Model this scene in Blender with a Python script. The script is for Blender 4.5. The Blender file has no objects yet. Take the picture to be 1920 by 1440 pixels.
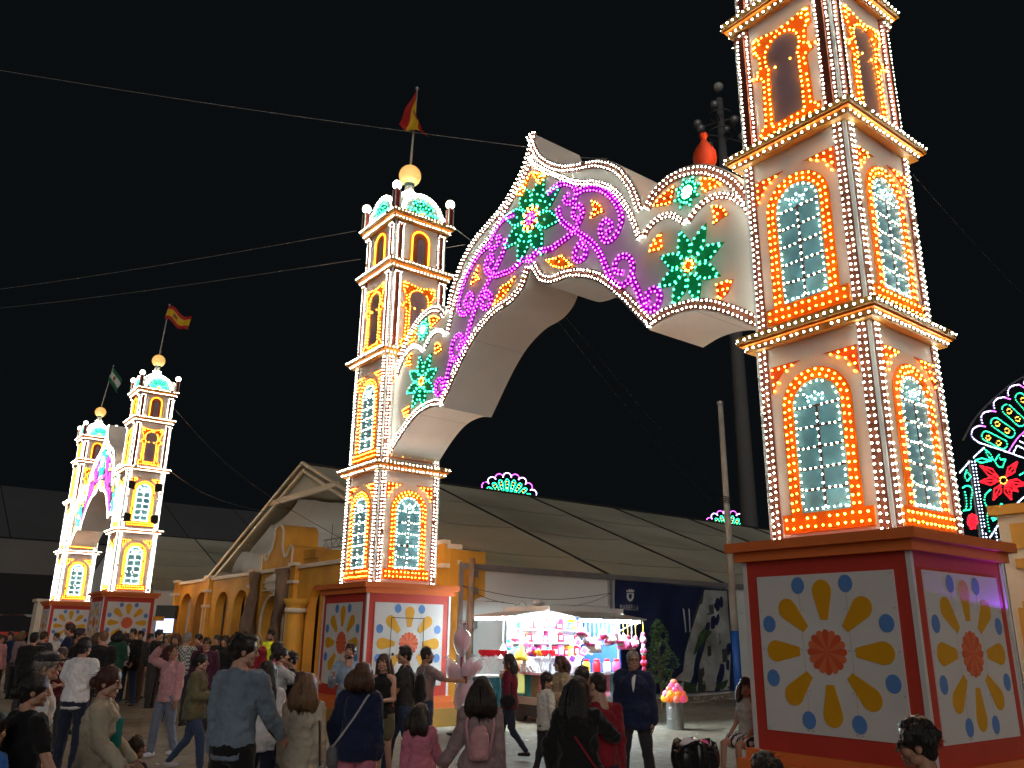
import bpy, bmesh, math, random
import numpy as np
from mathutils import Vector, Matrix, noise as mnoise
random.seed(7); np.random.seed(7)
sc = bpy.context.scene
COL = sc.collection
K = 1.108            # metres per plan unit (the plan was surveyed with eye height 1.67)
R = math.radians

# ------------------------------------------------------------------ camera, sky, sun, exposure
F_PX, PITCH, ROLL, EYE = 1552.6, R(17.113), R(0.756), 1.67
cam = bpy.data.objects.new('camera', bpy.data.cameras.new('camera')); COL.objects.link(cam)
cam.data.sensor_width = 36.0; cam.data.lens = 36.0 * F_PX / 1920.0
cam.data.clip_start = 0.1; cam.data.clip_end = 3000
_f = Vector((0, math.cos(PITCH), math.sin(PITCH)))
_r0 = Vector((1, 0, 0)); _d0 = Vector((0, math.sin(PITCH), -math.cos(PITCH)))
_r = _r0 * math.cos(ROLL) - _d0 * math.sin(ROLL)
_d = _r0 * math.sin(ROLL) + _d0 * math.cos(ROLL)
# image x axis / y axis in world: a pixel offset (X,Y) maps to X*ex + Y*ey
EX = _r0 * math.cos(ROLL) - _d0 * math.sin(ROLL)
EY = _r0 * math.sin(ROLL) + _d0 * math.cos(ROLL)
m = Matrix((( EX.x, -EY.x, -_f.x, 0), (EX.y, -EY.y, -_f.y, 0), (EX.z, -EY.z, -_f.z, EYE * K), (0, 0, 0, 1)))
cam.matrix_world = m
sc.camera = cam

world = bpy.data.worlds.new('World'); sc.world = world; world.use_nodes = True
bg = world.node_tree.nodes['Background']
bg.inputs[0].default_value = (0.62, 0.80, 0.95, 1); bg.inputs[1].default_value = 0.0034   # clear night sky over a lit town

sun = bpy.data.objects.new('sun', bpy.data.lights.new('sun', 'SUN')); COL.objects.link(sun)
sun.data.energy = 0.46; sun.data.angle = R(40); sun.data.color = (1.0, 0.92, 0.86)
sun.rotation_euler = Vector((0.02, 0.88, -0.32)).to_track_quat('-Z', 'Y').to_euler()

sc.view_settings.view_transform = 'Standard'; sc.view_settings.look = 'None'
sc.view_settings.exposure = 0.6; sc.view_settings.gamma = 1.0; sc.view_settings.use_curve_mapping = False
sc.render.engine = 'CYCLES'
sc.cycles.use_denoising = True
sc.cycles.max_bounces = 5; sc.cycles.diffuse_bounces = 3; sc.cycles.glossy_bounces = 2
sc.cycles.sample_clamp_indirect = 4.0
sc.cycles.caustics_reflective = False; sc.cycles.caustics_refractive = False

# ------------------------------------------------------------------ plan geometry (u along the gates, v across them)
YAW = R(-52.5713)
U = Vector((math.cos(YAW), math.sin(YAW), 0)); V = Vector((-math.sin(YAW), math.cos(YAW), 0))
C0 = Vector((0.7133, 13.7008, 0)); O = Vector((0, 0, EYE))
def ray(x, y):
    X = x - 960; Y = y - 720
    return (_f * F_PX + EX * X + EY * Y) / F_PX
def W(u, v, z=0): return C0 + U * u + V * v + Vector((0, 0, z))
def uvz(P): return ((P - C0).dot(U), (P - C0).dot(V), P.z)
def on_v(x, y, v0):
    d = ray(x, y); t = (v0 - (O - C0).dot(V)) / d.dot(V); return uvz(O + d * t)
def on_u(x, y, u0):
    d = ray(x, y); t = (u0 - (O - C0).dot(U)) / d.dot(U); return uvz(O + d * t)
def on_z(x, y, z0=0):
    d = ray(x, y); return O + d * ((z0 - EYE) / d.z)
def at_y(x, y, Y): d = ray(x, y); return O + d * (Y / d.y)
def gz(P):   # the street climbs a little beyond the first gate
    t = min(1, max(0, (P.y - 20) / 16)); return 0.45 * t * t * (3 - 2 * t)

# ------------------------------------------------------------------ materials
MATS = {}
def new_mat(name):
    mt = bpy.data.materials.new(name); mt.use_nodes = True
    MATS[name] = mt
    return mt, mt.node_tree.nodes, mt.node_tree.links, mt.node_tree.nodes['Principled BSDF']
def paint(name, col, rough=0.55, var=0.12, scale=3.0, bump=0.0, bscale=40.0, spec=0.4, sheen=0.0, metal=0.0, stretch=None, dirt=None):
    if name in MATS: return MATS[name]
    mt, N, L, b = new_mat(name)
    tc = N.new('ShaderNodeTexCoord')
    src = tc.outputs['Object']
    if stretch:
        mp = N.new('ShaderNodeMapping'); mp.inputs['Scale'].default_value = stretch; L.new(src, mp.inputs[0]); src = mp.outputs[0]
    n = N.new('ShaderNodeTexNoise'); n.inputs['Scale'].default_value = scale; n.inputs['Detail'].default_value = 6; n.inputs['Roughness'].default_value = 0.62
    L.new(src, n.inputs['Vector'])
    r = N.new('ShaderNodeValToRGB')
    c = Vector(col); lo = c * (1 - var); hi = c * (1 + var)
    r.color_ramp.elements[0].position = 0.3; r.color_ramp.elements[1].position = 0.7
    r.color_ramp.elements[0].color = (*lo, 1); r.color_ramp.elements[1].color = (*[min(1, q) for q in hi], 1)
    L.new(n.outputs[0], r.inputs[0])
    out = r.outputs[0]
    if dirt:
        n2 = N.new('ShaderNodeTexNoise'); n2.inputs['Scale'].default_value = scale * 0.35; n2.inputs['Detail'].default_value = 8
        L.new(src, n2.inputs['Vector'])
        r2 = N.new('ShaderNodeValToRGB'); r2.color_ramp.elements[0].position = 0.45; r2.color_ramp.elements[1].position = 0.75
        L.new(n2.outputs[0], r2.inputs[0])
        mx = N.new('ShaderNodeMixRGB'); L.new(r2.outputs[0], mx.inputs[0]); L.new(out, mx.inputs[1]); mx.inputs[2].default_value = (*dirt, 1)
        out = mx.outputs[0]
    L.new(out, b.inputs['Base Color'])
    b.inputs['Roughness'].default_value = rough
    b.inputs['Specular IOR Level'].default_value = spec
    b.inputs['Metallic'].default_value = metal
    if sheen: b.inputs['Sheen Weight'].default_value = sheen
    if bump:
        nb = N.new('ShaderNodeTexNoise'); nb.inputs['Scale'].default_value = bscale; nb.inputs['Detail'].default_value = 5
        L.new(src, nb.inputs['Vector'])
        bp = N.new('ShaderNodeBump'); bp.inputs['Strength'].default_value = bump; bp.inputs['Distance'].default_value = 0.02
        L.new(nb.outputs[0], bp.inputs['Height']); L.new(bp.outputs[0], b.inputs['Normal'])
    return mt
def glow(name, col, strength, base=None):
    if name in MATS: return MATS[name]
    mt, N, L, b = new_mat(name)
    b.inputs['Base Color'].default_value = (*(base or col), 1); b.inputs['Roughness'].default_value = 0.3
    b.inputs['Emission Color'].default_value = (*col, 1); b.inputs['Emission Strength'].default_value = strength
    if name.startswith(('bulb_', 'led_')) and name != 'led_tube':      # no two lamps burn equally bright
        g = N.new('ShaderNodeNewGeometry'); mr = N.new('ShaderNodeMapRange')
        mr.inputs['To Min'].default_value = strength * .45; mr.inputs['To Max'].default_value = strength * 1.5
        L.new(g.outputs['Random Per Island'], mr.inputs['Value']); L.new(mr.outputs[0], b.inputs['Emission Strength'])
    return mt
def glass(name, col, alpha=0.35):
    if name in MATS: return MATS[name]
    mt, N, L, b = new_mat(name)
    b.inputs['Base Color'].default_value = (*col, 1); b.inputs['Roughness'].default_value = 0.12; b.inputs['Alpha'].default_value = alpha
    return mt

CREAM = paint('cream_board', (0.80, 0.76, 0.72), 0.5, 0.04, 1.5, 0.05, 25)
ORANGE = paint('orange_board', (0.84, 0.21, 0.015), 0.5, 0.06, 3)
REDOR = paint('red_orange_board', (0.62, 0.10, 0.02), 0.5, 0.06, 3)
OCHRE = paint('ochre_cornice', (0.30, 0.14, 0.025), 0.5, 0.08, 3, 0.05)
RUST = paint('rust_strip', (0.22, 0.060, 0.032), 0.55, 0.1, 4)
WHITE = paint('white_board', (0.67, 0.655, 0.645), 0.5, 0.05, 1.1, 0.08, 22, dirt=(0.57, 0.53, 0.50))
PEDRED = paint('pedestal_red', (0.50, 0.048, 0.032), 0.5, 0.07, 2, 0.08, 30)
PEDOR = paint('pedestal_orange', (0.74, 0.18, 0.045), 0.5, 0.07, 2.5, 0.08, 30)
PLINTH = paint('plinth_ochre', (0.50, 0.27, 0.05), 0.6, 0.1, 2, 0.1, 30, dirt=(0.22, 0.13, 0.05))
YEL = paint('petal_yellow', (0.68, 0.33, 0.008), 0.5, 0.05, 3)
BLUE = paint('dot_blue', (0.10, 0.24, 0.56), 0.5, 0.05, 3)
CORAL = paint('rosette_coral', (0.66, 0.10, 0.035), 0.5, 0.05, 3)
CORAL2 = paint('rosette_coral_pale', (0.72, 0.17, 0.07), 0.5, 0.05, 3)
TEAL = paint('teal_pane', (0.20, 0.50, 0.62), 0.25, 0.25, 2.0)
SLATE = paint('slate_opening', (0.30, 0.27, 0.37), 0.3, 0.2, 1.5)
MULL = paint('mullion_brown', (0.10, 0.055, 0.04), 0.5)
GREEN = paint('flower_green', (0.006, 0.30, 0.11), 0.45, 0.1, 5)
MAGENTA = paint('scroll_magenta', (0.44, 0.016, 0.54), 0.45, 0.08, 5)
BROWNRED = paint('post_red', (0.22, 0.02, 0.014), 0.5, 0.1, 4)
METAL = paint('grey_metal', (0.35, 0.35, 0.36), 0.4, 0.1, 5, metal=0.6)
BLACKM = paint('black_metal', (0.02, 0.02, 0.022), 0.45)
JOINT = paint('board_joint', (0.42, 0.40, 0.38), 0.7)
NICHE = paint('niche_red', (0.30, 0.09, 0.055), 0.6, 0.1, 3)

SOCKET = paint('lamp_socket', (0.16, 0.15, 0.14), 0.5)
B_WHITE = glow('bulb_white', (0.95, 1.0, 0.82), 32)
B_ORANGE = glow('bulb_orange', (1.0, 0.29, 0.018), 46)
B_AMBER = glow('bulb_amber', (1.0, 0.42, 0.02), 13)
B_GREEN = glow('bulb_green', (0.04, 1.0, 0.50), 13)
B_MAG = glow('bulb_magenta', (0.84, 0.04, 1.0), 17)
B_TEALW = glow('bulb_mint', (0.55, 1.0, 0.82), 10)
B_GLOBE = glow('globe_glow', (1.0, 0.90, 0.68), 9)

# ------------------------------------------------------------------ mesh builder
class MB:
    def __init__(s): s.v = []; s.f = []; s.mi = []; s.cur = 0
    def add(s, vs, fs):
        o = len(s.v); s.v.extend([tuple(q) for q in vs]); s.f.extend([tuple(i + o for i in f) for f in fs]); s.mi.extend([s.cur] * len(fs)); return s
    def box(s, x0, x1, y0, y1, z0, z1, M=None):
        vs = [(x, y, z) for z in (z0, z1) for y in (y0, y1) for x in (x0, x1)]
        if M: vs = [M(*q) for q in vs]
        return s.add(vs, [(0, 2, 3, 1), (4, 5, 7, 6), (0, 1, 5, 4), (2, 6, 7, 3), (0, 4, 6, 2), (1, 3, 7, 5)])
    def fbox(s, M, s0, s1, z0, z1, n0, n1):
        return s.box(s0, s1, n0, n1, z0, z1, lambda a, n, z: M(a, z, n))
    def prism(s, poly, n0, n1, M):
        k = len(poly)
        vs = [M(a, z, n0) for a, z in poly] + [M(a, z, n1) for a, z in poly]
        fs = [tuple(range(k - 1, -1, -1)), tuple(range(k, 2 * k))] + [(i, (i + 1) % k, k + (i + 1) % k, k + i) for i in range(k)]
        return s.add(vs, fs)
    def band(s, a, b, n0, n1, M):      # solid strip between two open polylines of equal length
        k = len(a); vs = []
        for n in (n0, n1):
            vs += [M(p[0], p[1], n) for p in a] + [M(p[0], p[1], n) for p in b]
        fs = []
        for i in range(k - 1):
            fs += [(2 * k + i, 2 * k + i + 1, 3 * k + i + 1, 3 * k + i), (i, k + i, k + i + 1, i + 1),
                   (i, i + 1, 2 * k + i + 1, 2 * k + i), (k + i, 3 * k + i, 3 * k + i + 1, k + i + 1)]
        fs += [(0, 2 * k, 3 * k, k), (k - 1, 2 * k - 1, 4 * k - 1, 3 * k - 1)]
        return s.add(vs, fs)
    def tube(s, pts, r, seg=6, caps=True):
        pts = [Vector(p) for p in pts]; n = len(pts)
        rr = r if hasattr(r, '__len__') else [r] * n
        vs = []; up = None
        for i, p in enumerate(pts):
            d = (pts[min(i + 1, n - 1)] - pts[max(i - 1, 0)]).normalized()
            if up is None:
                up = Vector((0, 0, 1)) if abs(d.z) < 0.9 else Vector((1, 0, 0))
            a = d.cross(up).normalized(); b = a.cross(d).normalized(); up = b
            vs += [p + (a * math.cos(t) + b * math.sin(t)) * rr[i] for t in [2 * math.pi * j / seg for j in range(seg)]]
        fs = [(i * seg + j, i * seg + (j + 1) % seg, (i + 1) * seg + (j + 1) % seg, (i + 1) * seg + j) for i in range(n - 1) for j in range(seg)]
        if caps: fs += [tuple(range(seg - 1, -1, -1)), tuple(range((n - 1) * seg, n * seg))]
        return s.add(vs, fs)
    def lathe(s, prof, seg=24, c=(0, 0, 0)):
        vs = []
        for r, z in prof: vs += [(c[0] + r * math.cos(t), c[1] + r * math.sin(t), c[2] + z) for t in [2 * math.pi * j / seg for j in range(seg)]]
        n = len(prof)
        fs = [(i * seg + j, i * seg + (j + 1) % seg, (i + 1) * seg + (j + 1) % seg, (i + 1) * seg + j) for i in range(n - 1) for j in range(seg)]
        fs += [tuple(range(seg - 1, -1, -1)), tuple(range((n - 1) * seg, n * seg))]
        return s.add(vs, fs)
    def sphere(s, c, r, seg=20, rings=12, sq=(1, 1, 1)):
        prof = [(max(1e-4, math.sin(math.pi * i / rings)), -math.cos(math.pi * i / rings)) for i in range(rings + 1)]
        o = len(s.v); s.lathe(prof, seg)
        s.v[o:] = [(c[0] + x * r * sq[0], c[1] + y * r * sq[1], c[2] + z * r * sq[2]) for x, y, z in s.v[o:]]
        return s
    def grid(s, fn, nu, nv):
        vs = [fn(i / nu, j / nv) for j in range(nv + 1) for i in range(nu + 1)]
        fs = [(j * (nu + 1) + i, j * (nu + 1) + i + 1, (j + 1) * (nu + 1) + i + 1, (j + 1) * (nu + 1) + i) for j in range(nv) for i in range(nu)]
        return s.add(vs, fs)
    def mesh(s, name, mats, smooth=False, k=None, fix=True):
        k = K if k is None else k
        me = bpy.data.meshes.new(name)
        me.from_pydata([(x * k, y * k, z * k) for x, y, z in s.v], [], s.f)
        if not isinstance(mats, (list, tuple)): mats = [mats]
        for q in mats: me.materials.append(q)
        if len(mats) > 1: me.polygons.foreach_set('material_index', s.mi)
        if fix:
            bm = bmesh.new(); bm.from_mesh(me); bmesh.ops.recalc_face_normals(bm, faces=bm.faces); bm.to_mesh(me); bm.free()
        if smooth: me.polygons.foreach_set('use_smooth', [True] * len(me.polygons))
        me.update()
        return me
def link(name, me, parent=None, loc=None, rz=0, k=None):
    o = bpy.data.objects.new(name, me); COL.objects.link(o)
    k = K if k is None else k
    if loc is not None: o.location = Vector(loc) * k
    if rz: o.rotation_euler[2] = rz
    if parent: o.parent = parent
    return o
def ob(name, mb, mats, parent=None, loc=None, rz=0, smooth=False, k=None, fix=True):
    return link(name, mb.mesh(name, mats, smooth, k, fix), parent, loc, rz, k)
def tag(o, label, cat, group=None, kind=None):
    o['label'] = label; o['category'] = cat
    if group: o['group'] = group
    if kind: o['kind'] = kind
    return o
def thing(name, label, cat, loc=(0, 0, 0), rz=0, group=None, k=None):
    o = bpy.data.objects.new(name, None); COL.objects.link(o)
    o.empty_display_size = 0.2
    o.location = Vector(loc) * (K if k is None else k); o.rotation_euler[2] = rz
    return tag(o, label, cat, group)
def structure(o): o['kind'] = 'structure'; return o
KIDS = {}
def copy_tree(o, parent=None):
    c = o.copy(); COL.objects.link(c); c.parent = parent
    for ch in list(o.children): copy_tree(ch, c)
    return c

_dome = []
def _mkdome():
    a = [2 * math.pi * i / 6 for i in range(6)]
    vs = [(math.cos(t), math.sin(t), 0) for t in a] + [(1.0 * math.cos(t), 1.0 * math.sin(t), .48) for t in a] + [(0, 0, 1)]
    fs = [(i, (i + 1) % 6, 6 + (i + 1) % 6) for i in range(6)] + [(i, 6 + (i + 1) % 6, 6 + i) for i in range(6)] + [(6 + i, 6 + (i + 1) % 6, 12) for i in range(6)]
    return np.array(vs), np.array(fs)
DV, DF = _mkdome(); BR = np.random.default_rng(4)
def bulbs(name, pts, nrm, mat, parent, r=0.017, ln=0.036):
    """one string of little lamps: domes standing on their board along nrm"""
    P = np.array([tuple(p) for p in pts], float); n = len(P)
    Nn = np.array(nrm, float); Nn = np.tile(Nn, (n, 1)) if Nn.ndim == 1 else Nn
    keep = BR.random(n) > 0.012          # a few lamps have failed
    P, Nn = P[keep], Nn[keep]; n = len(P)
    P = P + BR.normal(0, .0028, P.shape) * (1 - np.abs(Nn)); Nn = Nn + BR.normal(0, .07, Nn.shape); Nn /= np.linalg.norm(Nn, axis=1)[:, None]
    a = np.where(np.abs(Nn[:, 2:3]) > 0.9, [[1., 0, 0]], [[0., 0, 1]])
    X = np.cross(a, Nn); X /= np.linalg.norm(X, axis=1)[:, None]; Y = np.cross(Nn, X)
    vs = P[:, None] + r * (DV[None, :, 0:1] * X[:, None] + DV[None, :, 1:2] * Y[:, None]) + ln * DV[None, :, 2:3] * Nn[:, None]
    vs = (vs.reshape(-1, 3) * K).astype(np.float32)
    fs = (DF[None] + (np.arange(n) * len(DV))[:, None, None]).reshape(-1)
    me = bpy.data.meshes.new(name)
    me.vertices.add(len(vs)); me.vertices.foreach_set('co', vs.ravel())
    me.loops.add(len(fs)); me.loops.foreach_set('vertex_index', fs.astype(np.int32))
    nf = len(fs) // 3
    me.polygons.add(nf); me.polygons.foreach_set('loop_start', np.arange(0, 3 * nf, 3, dtype=np.int32))
    me.materials.append(mat); me.materials.append(SOCKET)
    me.polygons.foreach_set('material_index', np.tile(np.array([1] * 12 + [0] * 6, dtype=np.int32), n))
    me.update(calc_edges=True); me.validate()
    o = link(name, me, parent); o['kind'] = 'stuff'
    return o
def resample(pts, step, closed=False, off=0.0):
    pts = [Vector((p[0], p[1])) for p in pts]
    if closed: pts = pts + [pts[0]]
    L = [0]
    for a, b in zip(pts, pts[1:]): L.append(L[-1] + (b - a).length)
    n = max(1, round(L[-1] / step)); out = []
    for i in range(n if closed else n + 1):
        t = (i + off) / n * L[-1]
        t = min(t, L[-1]); k = 0
        while k < len(L) - 2 and L[k + 1] < t: k += 1
        q = (t - L[k]) / max(1e-9, L[k + 1] - L[k]); out.append(pts[k].lerp(pts[k + 1], q))
    return out
def smooth_poly(pts, n=6):      # Catmull-Rom through the given points
    P = [Vector((p[0], p[1])) for p in pts]; out = []
    for i in range(len(P) - 1):
        p0 = P[max(i - 1, 0)]; p1 = P[i]; p2 = P[i + 1]; p3 = P[min(i + 2, len(P) - 1)]
        for j in range(n):
            t = j / n
            out.append(0.5 * ((2 * p1) + (p2 - p0) * t + (2 * p0 - 5 * p1 + 4 * p2 - p3) * t * t + (3 * p1 - p0 - 3 * p2 + p3) * t ** 3))
    return out + [P[-1]]
def offset(pts, d):
    P = [Vector((p[0], p[1])) for p in pts]; out = []
    for i, p in enumerate(P):
        t = (P[min(i + 1, len(P) - 1)] - P[max(i - 1, 0)]).normalized()
        out.append(p + Vector((-t.y, t.x)) * d)
    return out
def arc(cx, cz, r, a0, a1, n=16): return [(cx + r * math.cos(R(a0 + (a1 - a0) * i / n)), cz + r * math.sin(R(a0 + (a1 - a0) * i / n))) for i in range(n + 1)]

# ------------------------------------------------------------------ the illuminated towers
def face(fi, hw):
    return [lambda s, z, n: (s, -(hw + n), z), lambda s, z, n: (hw + n, s, z), lambda s, z, n: (-s, hw + n, z), lambda s, z, n: (-(hw + n), -s, z)][fi]
NRM = [(0, -1, 0), (1, 0, 0), (0, 1, 0), (-1, 0, 0)]
WS = [0.7273, 0.7146, 0.7011, 0.6675]; WC = [0.9018, 0.8947, 0.8355, 0.8295]
ZB = [2.7388, 5.2313, 7.7497, 9.8825]; ZT = [5.0416, 7.5694, 9.6487, 10.8741]; ZC = [5.2313, 7.7497, 9.8825, 11.1275]

def arch_poly(hw, z0, zs, n=16): return [(-hw, z0), (hw, z0)] + arc(0, zs, hw, 0, 180, n)
def ring(mb, outer, inner, n0, n1, M): mb.band(outer, inner, n0, n1, M)

def flower_panel(t, fi):
    M = face(fi, 0.9668)
    mb = MB(); mb.fbox(M, -0.79, 0.79, 0.79, 2.36, 0.001, 0.012); fp = ob('flower_panel', mb, WHITE, t)
    for q in (-.27, .27):
        mb = MB(); mb.fbox(M, q - .0025, q + .0025, .79, 2.36, .0121, .0127); ob('board_joint', mb, JOINT, fp)
    mb = MB()
    for a in (-.76, -.30, -.24, .24, .30, .76):
        for z in (.82, 1.2, 1.6, 2.0, 2.33): mb.prism([(a + .008 * math.cos(R(q)), z + .008 * math.sin(R(q))) for q in range(0, 360, 60)], .0121, .0135, M)
    ob('screw', mb, METAL, fp)['kind'] = 'stuff'
    cz = 1.585
    for k in range(8):
        a = R(45 * k)
        ca, sa = math.cos(a), math.sin(a)
        pr = [(-0.043, 0.315), (0.043, 0.315)] + [(0.108 * math.cos(R(q)), 0.60 + 0.115 * math.sin(R(q))) for q in range(-12, 193, 12)]
        mb = MB(); mb.prism([(x * ca - y * sa, cz + x * sa + y * ca) for x, y in pr], 0.013, 0.017, M); ob('petal', mb, YEL, fp)
        b = R(45 * k + 22.5)
        mb = MB(); mb.prism([(0.72 * math.sin(b) + 0.077 * math.cos(R(q)), cz + 0.72 * math.cos(b) + 0.086 * math.sin(R(q))) for q in range(0, 360, 18)], 0.013, 0.017, M); ob('dot', mb, BLUE, fp)
    mb = MB()
    for k in range(16):
        a0 = R(22.5 * k - 11.25); a1 = R(22.5 * k + 11.25); am = R(22.5 * k)
        rr = 0.185; w = rr * math.sin(R(11.25))
        tip = [(rr * math.cos(am) + w * math.cos(am + R(q)), rr * math.sin(am) + w * math.sin(am + R(q))) for q in range(-90, 91, 30)]
        mb.cur = k % 2
        mb.prism([(0, cz)] + [(x, cz + y) for x, y in tip], 0.013, 0.019, M)
    ob('rosette', mb, [CORAL, CORAL2], fp)

def strip(t, fi, st, side, kind):
    hw = WS[st]; M = face(fi, hw); z0 = ZB[st]; z1 = ZT[st]
    nr = NRM[fi]
    if kind == 'pair':
        a, b = hw - 0.145, hw - 0.03
        mb = MB(); mb.fbox(M, min(side * a, side * b), max(side * a, side * b), z0 + 0.005, z1 - 0.005, 0.002, 0.014); s = ob('corner_strip', mb, RUST, t)
        pts = []; n = int((z1 - z0 - 0.06) / 0.074)
        for i in range(n + 1):
            z = z0 + 0.04 + (z1 - z0 - 0.08) * i / n
            pts += [M(side * (hw - 0.055), z, 0.014), M(side * (hw - 0.12), z + 0.012, 0.014)]
    else:
        a, b = hw - 0.215, hw - 0.02
        mb = MB(); mb.fbox(M, min(side * a, side * b), max(side * a, side * b), z0 + 0.005, z1 - 0.005, 0.002, 0.012)
        c = hw - 0.117
        mb.fbox(M, side * c - 0.038, side * c + 0.038, z0 + 0.02, z1 - 0.12, 0.012, 0.05)
        mb.fbox(M, side * c - 0.10, side * c + 0.10, z1 - 0.12, z1 - 0.05, 0.012, 0.06)
        s = ob('corner_pilaster', mb, RUST, t)
        pts = []; n = int((z1 - z0 - 0.06) / 0.068)
        for i in range(n + 1):
            z = z0 + 0.04 + (z1 - z0 - 0.16) * i / n
            pts += [M(side * (hw - 0.045), z, 0.012), M(side * (hw - 0.19), z, 0.012)]
        pts += [M(side * (c + q), z1 - 0.085, 0.06) for q in (-0.07, 0, 0.07)]
    bulbs('bulb_string', pts, nr, B_WHITE, s, 0.0125, 0.034)

def arched_window(t, fi, st):
    hw = WS[st]; M = face(fi, hw); z0 = ZB[st]; nr = NRM[fi]; dz = 0.02 if st == 1 else 0
    zs = z0 + 1.50 + dz; ro, ri = 0.435, 0.30
    outer = [(ro, z0 + 0.30)] + arc(0, zs, ro, 0, 180, 20) + [(-ro, z0 + 0.30)]
    inner = [(ri, z0 + 0.30)] + arc(0, zs, ri, 0, 180, 20) + [(-ri, z0 + 0.30)]
    mb = MB(); mb.band(outer, inner, 0.002, 0.018, M); mb.fbox(M, -0.545, 0.545, z0 + 0.09, z0 + 0.299, 0.002, 0.024)
    w = ob('window', mb, ORANGE, t)
    mb = MB(); mb.prism(arch_poly(ri - 0.002, z0 + 0.301, zs, 20), 0.002, 0.008, M); ob('pane', mb, TEAL, w)
    pts = []
    for r_, of in ((0.335, 0), (0.40, 0.5)):
        line = [(r_, z0 + 0.34)] + arc(0, zs, r_, 0, 180, 24) + [(-r_, z0 + 0.34)]
        pts += [M(p.x, p.y, 0.018) for p in resample(line, 0.088, off=0)]
    for z in (z0 + 0.145, z0 + 0.24):
        pts += [M(-0.49 + 0.98 * i / 11, z, 0.024) for i in range(12)]
    bulbs('frame_bulbs', pts, nr, B_ORANGE, w, 0.0135, 0.034)
    # mullions
    zb, zt = z0 + 0.33, zs + 0.02
    wp = []
    mb = MB(); mb.fbox(M, -0.012, 0.012, zb, zs, 0.008, 0.013); ob('mullion', mb, MULL, w)
    wp += [M(0, zb + 0.02 + (zs + 0.12 - zb) * i / 15, 0.013) for i in range(16)]
    for k in range(5):
        z = z0 + 0.545 + 0.235 * k + dz * 0.5
        mb = MB(); mb.fbox(M, -ri + 0.02, ri - 0.02, z - 0.011, z + 0.011, 0.008, 0.012); ob('mullion', mb, MULL, w)
        wp += [M(q, z, 0.013) for q in (-0.21, -0.14, -0.07, 0.07, 0.14, 0.21)]
    line = [(ri - 0.03, zb)] + arc(0, zs, ri - 0.03, 0, 180, 20) + [(-ri + 0.03, zb)]
    wp += [M(p.x, p.y, 0.008) for p in resample(line, 0.078)]
    wp += [M(-ri + 0.06 + (2 * ri - 0.12) * i / 7, zb + 0.005, 0.008) for i in range(8)]
    for a in (45, 135): wp += [M(q * math.cos(R(a)), zs + q * math.sin(R(a)), 0.008) for q in (0.14, 0.2)]
    wp += [M(0.09 * math.cos(R(a)), zs + 0.02 + 0.09 * math.sin(R(a)), 0.008) for a in (15, 60, 120, 165)]
    bulbs('pane_bulbs', wp, nr, B_WHITE, w, 0.0115, 0.026)
    for sd in (-1, 1):
        cz = zs; ra = 0.57
        a_hi = 37 if True else 0
        zt2 = z0 + 2.06
        A = (sd * 0.145, zt2); B = (sd * 0.555, zt2); Cc = (sd * 0.555, z0 + 1.73)
        cur = []
        for i in range(9):
            q = i / 8
            x = 0.555 + (0.145 - 0.555) * q; zz = (z0 + 1.73) + (zt2 - z0 - 1.73) * q
            bow = 0.055 * math.sin(math.pi * q)
            cur.append((sd * (x + bow), zz + bow))
        mb = MB(); mb.prism([B] + cur, 0.002, 0.016, M); s = ob('spandrel', mb, REDOR, t)
        pts = [(0.52, 2.02), (0.43, 2.02), (0.34, 2.02), (0.25, 2.02), (0.52, 1.93), (0.52, 1.84), (0.51, 1.76), (0.42, 1.93), (0.45, 1.85), (0.33, 1.97)]
        bulbs('bulb_string', [M(sd * a, z0 + b, 0.016) for a, b in pts], nr, B_ORANGE, s, 0.0125, 0.034)

def keyhole_window(t, fi):
    st = 2; hw = WS[st]; M = face(fi, hw); z0 = ZB[st]; nr = NRM[fi]
    def frame(sc_):
        return [(0.45, .10), (0.45, .24), (0.36, .26), (0.335, .98), (0.43, 1.02), (0.43, 1.12), (0.355, 1.15), (0.37, 1.36), (0.44, 1.40), (0.44, 1.66), (0.30, 1.66), (0.14, 1.62), (0, 1.60)]
    hp = frame(1)
    outer = [(x, z0 + z) for x, z in hp] + [(-x, z0 + z) for x, z in reversed(hp[:-1])]
    hi = [(0.205, .26), (0.20, .98), (0.18, 1.02), (0.18, 1.07), (0.205, 1.12), (0.228, 1.22), (0.218, 1.32), (0.175, 1.40), (0.10, 1.46), (0, 1.48)]
    inner = [(x, z0 + z) for x, z in hi] + [(-x, z0 + z) for x, z in reversed(hi[:-1])]
    n = 48
    o2 = resample(outer, 0.01); i2 = resample(inner, 0.01)
    o2 = [o2[int(i * (len(o2) - 1) / n)] for i in range(n + 1)]; i2 = [i2[int(i * (len(i2) - 1) / n)] for i in range(n + 1)]
    # frame as a full-board polygon with the pane proud inside it
    mb = MB(); mb.prism(outer, 0.002, 0.012, M); w = ob('keyhole_window', mb, ORANGE, t)
    mb = MB(); mb.prism(inner, 0.0125, 0.016, M); ob('pane', mb, SLATE, w)
    pts = [M(p.x, p.y, 0.012) for p in resample(offset(outer, 0.035), 0.082)]
    pts += [M(p.x, p.y, 0.012) for p in resample(offset(inner, -0.032), 0.075)]
    pts += [M(-0.38 + 0.76 * i / 9, z0 + 0.13, 0.012) for i in range(10)] + [M(-0.22 + 0.44 * i / 5, z0 + 0.21, 0.012) for i in range(6)]
    for sd in (-1, 1): pts += [M(sd * a, z0 + b, 0.012) for a, b in ((.39, 1.62), (.33, 1.60), (.39, 1.53), (.32, 1.53), (.39, 1.44), (.47, 1.07), (.39, 1.07), (.11, 1.05))]
    bulbs('frame_bulbs', pts, nr, B_ORANGE, w, 0.0135, 0.034)

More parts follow.
